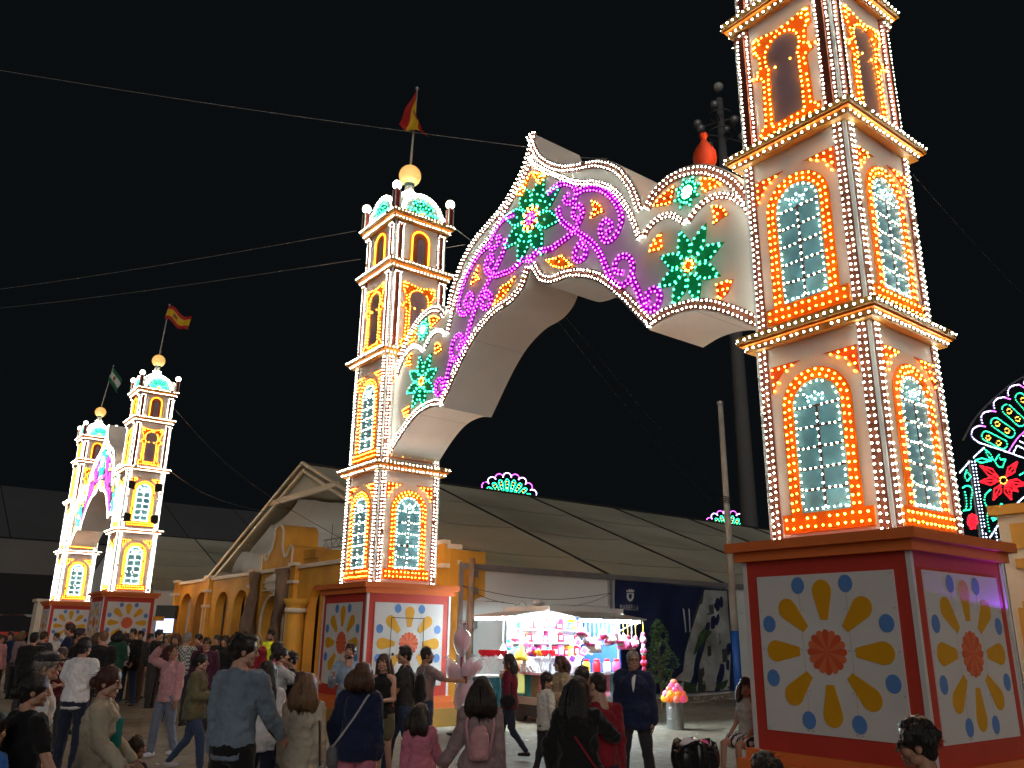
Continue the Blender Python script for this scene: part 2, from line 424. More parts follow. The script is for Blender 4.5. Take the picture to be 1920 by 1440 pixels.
def niche(t, fi):
    st = 3; hw = WS[st]; M = face(fi, hw); z0 = ZB[st]; nr = NRM[fi]
    mb = MB(); mb.prism(arch_poly(0.21, z0 + 0.01, z0 + 0.64, 16), 0.002, 0.008, M)
    w = ob('niche', mb, NICHE, t)
    mb = MB(); mb.prism([(x * 0.62 + 0.02, z) for x, z in arch_poly(0.14, z0 + 0.012, z0 + 0.56, 12)], 0.0085, 0.011, M); ob('recess', mb, SLATE, w)
    line = [(0.225, z0 + 0.02)] + arc(0, z0 + 0.64, 0.225, 0, 180, 20) + [(-0.225, z0 + 0.02)]
    mb = MB(); mb.tube([M(p.x, p.y, 0.022) for p in resample(line, 0.05)], 0.02, 6); ob('rope_light', mb, glow('rope_amber', (1.0, 0.34, 0.015), 5), w, smooth=True)
    mb = MB(); mb.band([(0.275, z0 + .01)] + arc(0, z0 + .64, 0.275, 0, 180, 16) + [(-.275, z0 + .01)], [(0.212, z0 + .01)] + arc(0, z0 + .64, .212, 0, 180, 16) + [(-.212, z0 + .01)], 0.002, 0.012, M); ob('surround', mb, ORANGE, w)

def make_tower(label, loc, group):
    t = thing('illuminated_tower', label, 'light tower', loc, YAW, group)
    mb = MB(); mb.box(-1.15, 1.15, -1.15, 1.15, -0.7, 0.37); ob('plinth', mb, PLINTH, t)
    mb = MB(); mb.box(-1.11, 1.11, -1.11, 1.11, 0.371, 0.49); mb.box(-1.04, 1.04, -1.04, 1.04, 0.4905, 0.59); ob('ledge', mb, PEDOR, t)
    mb = MB(); mb.box(-.9668, .9668, -.9668, .9668, 0.5905, 2.53); ob('pedestal', mb, PEDRED, t)
    for sx in (-1, 1):
        for sy in (-1, 1):
            mb = MB(); mb.box(min(sx * .925, sx * .975), max(sx * .925, sx * .975), min(sy * .925, sy * .975), max(sy * .925, sy * .975), 0.591, 2.529); ob('corner_trim', mb, WHITE, t)
    mb = MB(); mb.box(-1.038, 1.038, -1.038, 1.038, 2.531, 2.637); mb.box(-1.108, 1.108, -1.108, 1.108, 2.6375, 2.7385); ob('pedestal_cornice', mb, PEDOR, t)
    for fi in (0, 1): flower_panel(t, fi)
    for st in range(4):
        h = WS[st]
        mb = MB(); mb.box(-h, h, -h, h, ZB[st] - (0.02 if st else 0), ZT[st] + 0.02); ob('shaft', mb, CREAM, t)
        for fi in range(4):
            for sd in (-1, 1): strip(t, fi, st, sd, 'pair' if st < 2 else 'pilaster')
        for fi in range(4):
            if st < 2: arched_window(t, fi, st)
            elif st == 2: keyhole_window(t, fi)
            else: niche(t, fi)
        for sx in (-1, 1):
            for sy in (-1, 1):
                mb = MB(); q = h + 0.012; mb.box(min(sx * (h - .022), sx * q), max(sx * (h - .022), sx * q), min(sy * (h - .022), sy * q), max(sy * (h - .022), sy * q), ZB[st] + 0.004, ZT[st] - 0.004); ob('edge_post', mb, WHITE, t)
        # cornice
        wc = WC[st]; zt = ZC[st]; z0 = ZT[st]
        mb = MB()
        zm = z0 + (zt - z0) * 0.48
        mb.box(-wc + .075, wc - .075, -wc + .075, wc - .075, z0, zm - .015); mb.box(-wc, wc, -wc, wc, zm + 0.012, zt)
        mb.cur = 1; mb.box(-wc + 0.028, wc - 0.028, -wc + 0.028, wc - 0.028, zm - 0.0145, zm + 0.0115)
        c = ob('cornice', mb, [OCHRE, ORANGE], t)
        pts = []; nn = []
        for fi in range(4):
            for hwc, z in ((wc, (zm + .012 + zt) / 2), (wc - .075, (z0 + zm - .015) / 2)):
                M = face(fi, hwc); n = int(2 * (hwc - .03) / 0.088)
                pts += [M(-(hwc - .04) + 2 * (hwc - .04) * i / n, z, 0) for i in range(n + 1)]; nn += [NRM[fi]] * (n + 1)
        bulbs('bulb_string', pts, nn, B_WHITE, c, 0.0145, 0.036)
    zt = ZC[3]
    # lunettes, dome, lamp posts, ball
    for fi in range(4):
        M = face(fi, 0.70)
        mb = MB(); mb.prism(arc(0, zt + 0.001, 0.60, 0, 180, 24), -0.10, 0, M); l = ob('lunette', mb, CREAM, t)
        pts = []
        for r_ in (0.575, 0.50): pts += [M(p.x, p.y + 0.01, 0) for p in resample(arc(0, zt, r_, 0, 180, 30), 0.075)]
        pts2 = [M(p.x, p.y + .02, -0.05) for p in resample(arc(0, zt, 0.60, 0, 180, 30), 0.07)]
        bulbs('bulb_string', pts, NRM[fi], B_WHITE, l, 0.015, 0.036)
        nn = [(Vector(face(fi, 0)(math.cos(R(180 * i / (len(pts2) - 1))), math.sin(R(180 * i / (len(pts2) - 1))), 0))).normalized() for i in range(len(pts2))]
        if fi in (0, 1):
            gp = []; mb = MB()
            for k, a in enumerate((12, 52, 90, 128, 168)):
                ca, sa = math.cos(R(a)), math.sin(R(a))
                pr = [(0.10, 0), (0.22, 0.075), (0.34, 0.07), (0.41, 0), (0.34, -0.07), (0.22, -0.075)]
                if a in (12, 168): pr = [(x, y * 0.6) for x, y in pr]
                mb.prism([(x * ca - y * sa, zt + 0.05 + x * sa + y * ca) for x, y in pr], 0.001, 0.008, M)
                gp += [M(x * ca - y * sa, zt + .05 + x * sa + y * ca, 0.008) for x, y in pr + [(0.27, 0), (.16, 0), (.34, 0)]]
            fl = ob('flower', mb, GREEN, l); bulbs('bulb_string', gp, NRM[fi], B_GREEN, fl, 0.018, 0.03)
            mb = MB(); mb.prism(arc(0, zt + 0.06, 0.055, 0, 360, 12)[:-1], 0.009, 0.016, M); ob('flower_centre', mb, YEL, l)
            bulbs('centre_bulbs', [M(0.032 * math.cos(R(a)), zt + .06 + 0.032 * math.sin(R(a)), 0.016) for a in range(0, 360, 72)], NRM[fi], B_AMBER, l, 0.014, 0.02)
    mb = MB(); mb.lathe([(0.62, 0), (0.62, 0.1), (0.60, 0.28), (0.52, 0.5), (0.36, 0.68), (0.16, 0.79), (0.13, 0.98), (0.10, 1.17)], 8, (0, 0, zt)); d = ob('dome', mb, CREAM, t)
    pts = []; nn = []
    for k in range(16):
        a = 2 * math.pi * k / 16 + .1
        for r_, z in ((0.6, .3), (0.53, .5), (0.45, .6), (0.37, .68), (0.27, .74), (0.18, .80), (.15, .92)):
            pts.append((r_ * math.cos(a), r_ * math.sin(a), zt + z)); nn.append(Vector((math.cos(a), math.sin(a), 0.8)).normalized())
    bulbs('bulb_string', pts, nn, B_WHITE, d, 0.015, 0.036)
    for sx in (-1, 1):
        for sy in (-1, 1):
            x, y = sx * .735, sy * .735
            mb = MB(); mb.box(x - .065, x + .065, y - .065, y + .065, zt + .001, zt + .44); mb.lathe([(.05, .44), (.05, .49)], 10, (x, y, zt)); mb.cur = 1
            for ex in (-1, 1):
                for ey in (-1, 1): mb.box(x + ex * .06 - .012, x + ex * .06 + .012, y + ey * .06 - .012, y + ey * .06 + .012, zt + .002, zt + .445)
            pst = ob('corner_post', mb, [BROWNRED, WHITE], t)
            mb = MB(); mb.sphere((x, y, zt + .585), .107, 16, 10); ob('globe_lamp', mb, B_GLOBE, pst, smooth=True)
    mb = MB(); mb.sphere((0, 0, 12.57), 0.272, 28, 18); ob('ball', mb, glow('ball_glow', (1.0, 0.55, 0.14), 0.55, (0.85, 0.6, 0.28)), t, smooth=True)
    mb = MB(); mb.lathe([(0.11, 12.27), (0.13, 12.29), (0.13, 12.33), (0.10, 12.36)], 14); ob('ball_collar', mb, paint('collar_teal', (0.03, 0.12, 0.13)), t)
    return t

# ------------------------------------------------------------------ the illuminated arch between two towers
def z4(x, y): return (820 + x / 3.0968, 230 + y / 3.0968)
AV = -0.5
def tr(pts): return [on_v(*z4(*q), AV)[0::2] for q in pts]
OUT = [(0, 10.70), (0.249, 10.17), (0.54, 9.86), (0.911, 9.60), (1.31, 9.44), (1.772, 9.27), (2.166, 9.00), (2.387, 8.73), (2.529, 8.50), (2.629, 8.27), (2.722, 7.98)]
OUT2 = [(2.722, 7.98), (2.91, 8.17), (3.227, 8.28), (3.59, 8.26), (3.929, 8.13), (4.215, 7.92), (4.45, 7.66), (4.60, 7.40), (4.70, 7.10)]
SEC = [(0, 10.20), (0.25, 9.90), (0.727, 9.52), (1.25, 9.13), (1.721, 8.91), (2.113, 8.61), (2.334, 8.31), (2.507, 7.98), (2.68, 7.50)]
SEC2 = [(2.68, 7.50), (2.778, 7.62), (3.025, 7.70), (3.291, 7.65), (3.535, 7.42)]
SEC3 = [(3.535, 7.42), (3.669, 7.52), (3.892, 7.61), (4.16, 7.58), (4.41, 7.43), (4.60, 7.20)]
BOT = [(0, 7.93), (0.19, 7.63), (0.444, 7.47), (0.67, 7.42), (0.977, 7.39), (1.314, 7.28), (1.635, 7.11), (1.94, 6.86), (2.229, 6.56), (2.503, 6.24), (2.737, 5.97)]
BOT2 = [(2.737, 5.97), (3.067, 6.04), (3.447, 6.03), (3.774, 5.94), (4.159, 5.73), (4.54, 5.45), (4.70, 5.29)]
SCROLLS = [
 [(650,410),(695,372),(745,352),(795,368),(815,415),(800,455),(765,470),(742,445),(765,420)],
 [(820,405),(870,385),(930,383),(985,405),(1030,450),(1060,500),(1075,560),(1060,620),(1030,670),(990,690),(958,660),(953,610),(975,572),(1008,580),(1015,620),(990,640)],
 [(705,500),(720,560),(760,600),(800,625),(860,665),(910,705),(950,760),(985,840),(1010,900),(1060,945),(1110,930),(1133,880),(1140,830),(1115,780),(1070,780),(1038,820),(1040,865),(1080,872)],
 [(535,805),(590,750),(660,735),(730,690),(790,640),(830,580),(850,520),(832,482),(800,500),(795,545),(820,560)],
 [(845,690),(815,730),(800,775),(825,802),(860,785),(872,740),(850,720)],
 [(1133,890),(1148,930),(1170,980),(1190,1040),(1220,1085),(1265,1085),(1297,1030),(1290,980),(1258,968),(1225,1000),(1230,1045)],
]
LEAVES = [[(550,290),(645,300),(600,365)], [(900,450),(945,470),(975,520),(940,530),(890,562),(915,505)],
 [(630,800),(690,790),(725,765),(760,800),(800,835),(730,850),(670,838)], [(1255,490),(1310,420),(1385,365),(1365,470),(1310,485)],
 [(1530,325),(1600,320),(1665,360),(1600,385),(1548,412)], [(1598,485),(1650,480),(1695,535),(1650,560),(1605,597),(1615,540)],
 [(1235,755),(1250,700),(1305,635),(1315,735)], [(1622,940),(1722,910),(1690,990),(1638,1045)]]
def make_arch(label, loc, vase=False):
    t = thing('illuminated_arch', label, 'light arch', loc, YAW, 'illuminated arches spanning the street')
    M = lambda s, z, n: (s, AV - n, z); nr = (0, -1, 0)
    mir = lambda pl: [(-x, y) for x, y in pl]
    top = smooth_poly(OUT) + smooth_poly(OUT2)[1:]
    bot = smooth_poly(BOT) + smooth_poly(BOT2)[1:]
    half_t = [(p.x, p.y) for p in top]; half_b = [(p.x, p.y) for p in bot]
    # solid body: columns between the two outlines
    def zat(line, x):
        for a, b in zip(line, line[1:]):
            if a[0] <= x <= b[0]: return a[1] + (b[1] - a[1]) * ((x - a[0]) / max(1e-9, b[0] - a[0]))
        return line[-1][1]
    xs = sorted(set([round(p[0], 4) for p in half_t + half_b]))
    xs = [-x for x in reversed(xs[1:])] + xs
    T = [(x, zat(half_t, abs(x))) for x in xs]; B = [(x, zat(half_b, abs(x))) for x in xs]
    mb = MB(); n = len(xs)
    mb.band(T, B, 0, -1.18, M)
    ob('arch_body', mb, CREAM, t)
    for q in (-3.6, -1.7, 1.7, 3.6):      # joints of the boards under and over the arch
        for zz, dz in ((zat(half_b, abs(q)), -.002), (zat(half_t, abs(q)), .002)):
            mb = MB(); mb.box(q - .004, q + .004, AV + .02, AV + 1.16, zz + min(dz, 0) - .0005, zz + max(dz, 0) + .0005); ob('board_joint', mb, JOINT, t)
    bands = [(OUT, -0.075), (OUT2, -0.085), (SEC, -0.05), (SEC2, -0.05), (SEC3, -0.05), (BOT, 0.085), (BOT2, 0.085)]
    for pl, off in bands:
        pl = smooth_poly(pl)
        for sg in (1, -1):
            q = [(p.x, p.y) for p in pl]
            base = [(x, y) for x, y in q]
            e0 = offset(base, off * 0.25); e1 = offset(base, off * 2.0)
            f_ = (lambda l: [(sg * p.x, p.y) for p in l])
            e0, e1 = f_(e0), f_(e1)
            mb = MB(); mb.band(e0, e1, 0.002, 0.016, M); rb = ob('rim_band', mb, RUST, t)
            r1 = resample(offset(base, off * 0.6), 0.082); r2 = resample(offset(base, off * 1.65), 0.082)
            pts = [M(sg * p.x, p.y, 0.016) for p in r1 + r2]
            bulbs('bulb_string', pts, nr, B_WHITE, rb, 0.0145, 0.034)
            if sg == 1 and pl is None: break
    # flowers
    def flower(cx, cz, r_, core, n, mat_b, rot=0, big=False):
        mb = MB(); gp = []
        for k in range(n):
            a = R(360 / n * k + rot); ca, sa = math.cos(a), math.sin(a)
            pr = [(0.22, 0.0), (0.29, 0.10), (0.44, 0.185), (0.60, 0.205), (0.80, 0.12), (1.05, 0), (0.80, -0.12), (0.60, -0.205), (0.44, -0.185), (0.29, -0.10)]
            pr = [(x * r_, y * r_) for x, y in pr]
            mb.prism([(cx + x * ca - y * sa, cz + x * sa + y * ca) for x, y in pr], 0.002, 0.014, M)
            if r_ > 0.4:
                for p in resample([(x * 0.93 + .02 * r_, y * 0.86) for x, y in pr], 0.095, closed=True): gp.append((p.x, p.y, ca, sa))
                if r_ > 0.7: gp += [(0.5 * r_, 0, ca, sa)]
            else: gp += [(x * r_, y * r_, ca, sa) for x, y in ((0.35, 0), (0.62, 0.13), (.62, -.13), (0.9, 0))]
        f = ob('flower', mb, GREEN, t)
        bulbs('bulb_string', [M(cx + x * ca - y * sa, cz + x * sa + y * ca, 0.014) for x, y, ca, sa in gp], nr, mat_b, f, 0.0155, 0.034)
        if big:
            mb = MB(); op = []
            for k in range(10):
                a = R(36 * k)
                mb.prism([(cx + 0.2 * math.cos(a) + 0.068 * math.cos(R(q)), cz + 0.2 * math.sin(a) + 0.068 * math.sin(R(q))) for q in range(0, 360, 36)], 0.0145, 0.022 + 0.001 * (k % 2), M)
                op += [M(cx + q * math.cos(a), cz + q * math.sin(a), 0.023) for q in (0.235, 0.17)]
            op += [M(cx, cz, .03)]
            c = ob('flower_core', mb, BROWNRED, t); bulbs('core_bulbs', op, nr, B_ORANGE, c, 0.022, 0.034)
            mb = MB(); mb.prism([(cx + 0.14 * math.cos(R(q)), cz + 0.14 * math.sin(R(q))) for q in range(0, 360, 20)], 0.0235, 0.028, M)
            c = ob('flower_disc', mb, MAGENTA, t); bulbs('disc_bulbs', [M(cx + q * math.cos(R(a)), cz + q * math.sin(R(a)), 0.028) for q, st in ((0.11, 45), (0.06, 90)) for a in range(0, 360, st)], nr, B_MAG, c, 0.017, 0.03)
        elif r_ > 0.4:
            mb = MB(); mb.prism([(cx + core * math.cos(R(q)), cz + core * math.sin(R(q))) for q in range(0, 360, 24)], 0.0145, 0.02, M)
            c = ob('flower_core', mb, ORANGE, t); bulbs('core_bulbs', [M(cx + core * .7 * math.cos(R(a)), cz + core * .7 * math.sin(R(a)), 0.02) for a in range(0, 360, 45)], nr, B_ORANGE, c, 0.019, 0.03)
        else:
            bulbs('core_bulbs', [M(cx + core * .6 * math.cos(R(a)), cz + core * .6 * math.sin(R(a)), 0.014) for a in range(0, 360, 40)] + [M(cx + core * 1.2 * math.cos(R(a)), cz + core * 1.2 * math.sin(R(a)), 0.014) for a in range(0, 360, 36)], nr, B_TEALW, f, 0.021, 0.034)
    flower(0, 8.92, 0.88, 0.27, 8, B_GREEN, 20, True)
    for sg in (1, -1):
        flower(sg * 3.54, 6.69, 0.60, 0.11, 8, B_GREEN, 12)
        flower(sg * 3.58, 7.83, 0.25, 0.07, 8, B_GREEN, 10)
    for li, lf in enumerate(LEAVES):
        P = tr(lf)
        for sg in (1, -1):
            q = [(sg * x, y) for x, y in P]
            mb = MB(); mb.prism(q, 0.002, 0.016, M); l = ob('leaf', mb, REDOR if li % 2 else ORANGE, t)
            cx = sum(p[0] for p in q) / len(q); cz = sum(p[1] for p in q) / len(q)
            inn = [(cx + (x - cx) * 0.86, cz + (y - cz) * 0.86) for x, y in q]
            bulbs('bulb_string', [M(p.x, p.y, 0.016) for p in resample(inn, 0.085, closed=True)] + [M(cx, cz, .016)], nr, B_ORANGE, l, 0.015, 0.034)
    for si, scp in enumerate(SCROLLS):
        P = smooth_poly(tr(scp), 5)
        P = resample(P, 0.035)
        for sg in (1, -1):
            q = [(sg * p.x, p.y) for p in P]; m_ = len(q)
            wd = [0.060 - 0.014 * i / m_ for i in range(m_)]
            a = []; b = []
            for i in range(m_):
                d = (Vector(q[min(i + 1, m_ - 1)]) - Vector(q[max(i - 1, 0)])).normalized(); nn = Vector((-d.y, d.x))
                a.append(tuple(Vector(q[i]) + nn * wd[i])); b.append(tuple(Vector(q[i]) - nn * wd[i]))
            lift = 0.0005 * si
            mb = MB(); mb.band(a, b, 0.002, 0.015 + lift, M); s = ob('scroll', mb, MAGENTA, t)
            pts = []
            for line in (a, b):
                c = [(x + (q[i][0] - x) * 0.35, y + (q[i][1] - y) * 0.35) for i, (x, y) in enumerate(line)]
                pts += [M(p.x, p.y, 0.015 + lift) for p in resample(c, 0.085)]
            bulbs('bulb_string', pts, nr, B_MAG, s, 0.0155, 0.034)
    if vase:
        mb = MB(); mb.lathe([(.07, -.22), (.07, 0), (.125, .10), (.168, .20), (.182, .29), (.165, .38), (.115, .47), (.065, .54), (.048, .59), (.048, .63), (.068, .665), (.062, .70), (.03, .72)], 24, (3.45, 0.1, 8.42)); ob('finial_vase', mb, paint('vase_red', (0.62, 0.07, 0.02), 0.5), t, smooth=True)
    return t

tw = make_tower('tall lit tower with orange arched windows, nearest, at the right end of the big arch', W(5.42, 0), 'towers of white and orange lamps')
def children_r(o):
    for c in o.children:
        yield c; yield from children_r(c)
TL = copy_tree(tw); TL.location = W(-5.42, 0, -0.03) * K
TL['label'] = 'lit tower under the drooping flag at the left end of the big arch'
TF = copy_tree(tw); TF.location = W(-26.18, -0.3, 0.5) * K
TF['label'] = 'right tower of the far gate, with four black boxes on its window'
TG = copy_tree(tw); TG.location = W(-36.98, -0.3, 0.42) * K
TG['label'] = 'leftmost and farthest lit tower, under the green and white flag'
a1 = make_arch('big lamp covered arch with magenta scrolls and green flowers, over the crowd', W(0, 0), True)
a2 = copy_tree(a1); a2.location = W(-31.58, -0.3, 0.46) * K
a2['label'] = 'small looking far arch between the two towers at the left'
for c in list(a2.children):
    if c.name.startswith('finial_vase'): bpy.data.objects.remove(c)

# ------------------------------------------------------------------ ground
ASPH, N, L, b = new_mat('street_concrete')
tc = N.new('ShaderNodeTexCoord')
def nz(scale, det=8, rough=.6):
    n = N.new('ShaderNodeTexNoise'); n.inputs['Scale'].default_value = scale; n.inputs['Detail'].default_value = det; n.inputs['Roughness'].default_value = rough
    L.new(tc.outputs['Object'], n.inputs['Vector']); return n
n1 = nz(0.35); n2 = nz(6.0); n3 = nz(160, 2)
r1 = N.new('ShaderNodeValToRGB'); r1.color_ramp.elements[0].position = .35; r1.color_ramp.elements[1].position = .68
r1.color_ramp.elements[0].color = (.19, .16, .115, 1); r1.color_ramp.elements[1].color = (.36, .33, .27, 1); L.new(n1.outputs[0], r1.inputs[0])
r2 = N.new('ShaderNodeValToRGB'); r2.color_ramp.elements[0].position = .3; r2.color_ramp.elements[1].position = .75
r2.color_ramp.elements[0].color = (.55, .55, .55, 1); r2.color_ramp.elements[1].color = (1.15, 1.15, 1.15, 1); L.new(n2.outputs[0], r2.inputs[0])
r3 = N.new('ShaderNodeValToRGB'); r3.color_ramp.elements[0].color = (.7, .7, .7, 1); r3.color_ramp.elements[1].color = (1.3, 1.3, 1.3, 1); L.new(n3.outputs[0], r3.inputs[0])
m1 = N.new('ShaderNodeMixRGB'); m1.blend_type = 'MULTIPLY'; m1.inputs[0].default_value = 1; L.new(r1.outputs[0], m1.inputs[1]); L.new(r2.outputs[0], m1.inputs[2])
m2 = N.new('ShaderNodeMixRGB'); m2.blend_type = 'MULTIPLY'; m2.inputs[0].default_value = .8; L.new(m1.outputs[0], m2.inputs[1]); L.new(r3.outputs[0], m2.inputs[2])
L.new(m2.outputs[0], b.inputs['Base Color']); b.inputs['Roughness'].default_value = .78; b.inputs['Specular IOR Level'].default_value = .35
bp = N.new('ShaderNodeBump'); bp.inputs['Strength'].default_value = .35; bp.inputs['Distance'].default_value = .01; L.new(n3.outputs[0], bp.inputs['Height']); L.new(bp.outputs[0], b.inputs['Normal'])
def gfn(a, c):
    y = -60 + 760 * (c ** 2.2); x = (a - .5) * (80 + 1500 * c)
    return (x, y, gz(Vector((x, y, 0))))
mb = MB(); mb.grid(gfn, 60, 90); structure(ob('ground', mb, ASPH, smooth=True))
rn = random.Random(21); mb = MB(); PAPER = paint('litter_paper', (.55, .53, .50), .8, .5, 1.2)
for i in range(420):
    y = rn.uniform(5, 32); x = rn.uniform(-.75, .62) * y; z = gz(Vector((x, y, 0))) + .003; a = rn.uniform(0, 6.28); l = rn.uniform(.008, .035); w = l * rn.uniform(.3, 1)
    ca, sa = math.cos(a), math.sin(a); q = [(x + p_ * l * ca - q_ * w * sa, y + p_ * l * sa + q_ * w * ca) for p_, q_ in ((-1, -1), (1, -1), (1, 1), (-1, 1))]
    mb.add([(*q[0], z), (*q[1], z + rn.uniform(0, .012)), (*q[2], z + rn.uniform(0, .02)), (*q[3], z)], [(0, 1, 2, 3)])
tag(ob('ground_litter', mb, PAPER, None, fix=False), 'scraps of paper and wrappers littering the street', 'litter', kind='stuff')

FABRIC = paint('tent_fabric', (0.52, 0.51, 0.40), 0.6, 0.07, 0.5, 0.15, 6, dirt=(0.27, 0.29, 0.22))
FABRIC2 = paint('tent_fabric_seam', (0.48, 0.47, 0.37), 0.6, 0.07, 0.5, 0.15, 6, dirt=(0.25, 0.27, 0.20))
WALLF = paint('tent_wall_fabric', (0.66, 0.70, 0.69), 0.55, 0.05, 0.6, 0.2, 4, dirt=(0.54, 0.56, 0.55))
DRAPE = paint('drape_cloth', (0.84, 0.84, 0.80), 0.8, 0.05, 1.0, 0.2, 12)
BEAM = paint('aluminium_beam', (0.70, 0.60, 0.42), 0.45, 0.06, 3)
DARKF = paint('dark_cloth', (0.02, 0.02, 0.022), 0.8)
DARKROOF = paint('dark_roof_sheet', (0.10, 0.105, 0.11), 0.7, 0.12, 0.08)
STRAP = paint('dark_strap', (0.03, 0.03, 0.028), 0.6)

def Wm(u, v, z): return tuple(W(u, v, z))
def sag(t, a): return -a * math.sin(math.pi * t)
def build_tent(label, ue, v0, zb, nb, bay, front_open, width=20.0, zr=7.44, ze=3.4, ext=0.0):
    t = thing('marquee_tent', label, 'tent', W(ue - width / 2, v0, zb), YAW)
    hw = width / 2
    # local: x = u - centre, y = v - v0
    for k in range(nb):
        y0, y1 = k * bay, (k + 1) * bay
        for sd in (1, -1):
            def rf(a, c):
                x = hw * (1 - c); z = ze + (zr - ze) * c
                z += sag(a, 0.10) * math.sin(math.pi * min(1, c + .05))
                return (sd * x, y0 + (y1 - y0) * a, z)
            nstrip = 7
            for s in range(nstrip):
                mb = MB(); c0 = s / nstrip; c1 = (s + 1) / nstrip
                mb.grid(lambda a, c: tuple(Vector(rf(a, c0 + (c1 - c0) * c)) + Vector((0, 0, 0.012 * (s % 2)))), 8, 3)
                ob('roof_panel', mb, FABRIC if s % 2 == 0 else FABRIC2, t, smooth=True, fix=False)
        # wall bays of the visible side
        for s, (za, zb_) in enumerate(((0.05, 2.55), (2.56, ze - .02))):
            mb = MB()
            def wf(a, c):
                z = za + (zb_ - za) * c
                p = 0.025 * math.sin(a * 9 + k) * (1 - c) + 0.03 * math.sin(a * 23 + c * 3 + k * 2) * (0.3 if s == 0 else 0.1)
                return (hw + p - .03 * s, y0 + 0.03 + (y1 - y0 - .06) * a, z)
            mb.grid(wf, 40, 6); ob('wall_panel', mb, WALLF, t, smooth=True, fix=False)
    for k in range(nb + 1):
        y = k * bay
        for sd in (1, -1):
            mb = MB(); mb.tube([(sd * hw, y, ze + .03), (0, y, zr + .03)], 0.035, 6); ob('roof_strap', mb, STRAP, t)
        mb = MB(); mb.box(hw - .10, hw + .05, y - .06, y + .06, 0, ze + .02); ob('leg_post', mb, METAL, t)
    mb = MB(); mb.box(hw - .12, hw + .06, 0, nb * bay, ze - .1, ze + .04); ob('eave_beam', mb, METAL, t)
    mb = MB(); mb.tube([(0, 0, zr + .02), (0, nb * bay, zr + .02)], .06, 6); ob('ridge_tube', mb, STRAP, t)
    # back gable and, if closed, front gable
    for y in ([nb * bay] if front_open else [0.02, nb * bay]):
        mb = MB(); mb.add([(-hw, y, 0), (hw, y, 0), (hw, y, ze), (0, y, zr - .03), (-hw, y, ze)], [(0, 1, 2, 3, 4)]); ob('gable_wall', mb, WALLF, t, fix=False)
    mb = MB(); mb.add([(-hw, 0.1, 0), (-hw, nb * bay, 0), (-hw, nb * bay, ze), (-hw, 0.1, ze)], [(0, 1, 2, 3)]); ob('rear_wall', mb, WALLF, t, fix=False)
    if front_open:
        for sd in (1, -1):
            d = Vector((sd * hw, 0, zr - ze)).normalized()
            for off in ((0, 0.0), (-.22, -.28)):
                mb = MB()
                for a, c in (((sd * hw, ze), (0, zr)),):
                    mb.band([(a[0], a[1] + off[1]), (c[0], c[1] + off[1])], [(a[0], a[1] + off[1] + .10), (c[0], c[1] + off[1] + .10)], 0, .10, lambda s, z, n: (s, off[0] * -.3 - n, z))
                ob('rafter', mb, BEAM, t)
        mb = MB(); mb.box(-2.75, 2.75, -.05, .08, zr - 1.16, zr - .98); ob('collar_beam', mb, BEAM, t)
        mb = MB(); mb.add([(-2.7, .12, zr - 1.1), (2.7, .12, zr - 1.1), (0, .12, zr - .06)], [(0, 1, 2)]); ob('gable_fabric', mb, FABRIC2, t, fix=False)
        # cloths slung under the left roof slope, one strip above the other
        edges = [.05, .21, .39, .60, .80]
        for i in range(4):
            mb = MB(); c0, c1 = edges[i], edges[i + 1] + .015
            def df(a, c):
                q = c0 + (c1 - c0) * c; x = -hw * (1 - q); z = ze + (zr - ze) * q - .16
                y = .16 + .14 * i + 19 * a * a
                drop = (.27 + .04 * math.sin(a * 9 + i)) * math.sin(math.pi * c)
                ruck = .018 * math.sin(y * 6.3 + i * 2 + c * .4) + .008 * math.sin(y * 15 + c)
                return (x + .2 * drop + .04 * math.sin(y * 3), y + .12 * math.sin(c * 5 + i), z - drop + ruck)
            mb.grid(df, 150, 10); ob('drape', mb, DRAPE, t, smooth=True, fix=False)
        mb = MB(); mb.box(.5, 6.2, 3.2, 3.3, 3.1, 4.75); ob('dark_curtain', mb, DARKF, t)
        mb = MB()
        for z in (4.62, 4.92): mb.tube([(-.5, 1.2, z), (5.9, 1.2, z)], .03, 6)
        for k in range(16):
            x = -.5 + .4 * k; mb.tube([(x, 1.2, 4.62), (x + .2, 1.2, 4.92), (x + .4, 1.2, 4.62)], .014, 5)
        ob('lighting_truss', mb, METAL, t)
        for q in range(3):        # unseen lamps added inside the marquee, behind the facade, to light the drapes
            x = -6.2 + 3.4 * q; mb = MB(); mb.tube([(x, 2.6, 3.75), (x, 2.6, zr - (zr - ze) * abs(x) / hw - .1)], .012, 5); fl_ = ob('added_lamp_flex', mb, BLACKM, t)
            mb = MB(); mb.sphere((x, 2.6, 3.62), .12, 12, 8); ob('lamp_globe', mb, glow('added_tent_lamp', (1.0, .93, .80), 26), fl_, smooth=True)
    return t
tent1 = build_tent('long white marquee with an open draped gable behind the orange facade', -6.73, 2.75, 0, 8, 5.03, True)
tent2 = build_tent('closed pale marquee behind the far gate at the left', -40.6, 4.5, .5, 5, 5.03, False, 20, 7.7, 3.7)

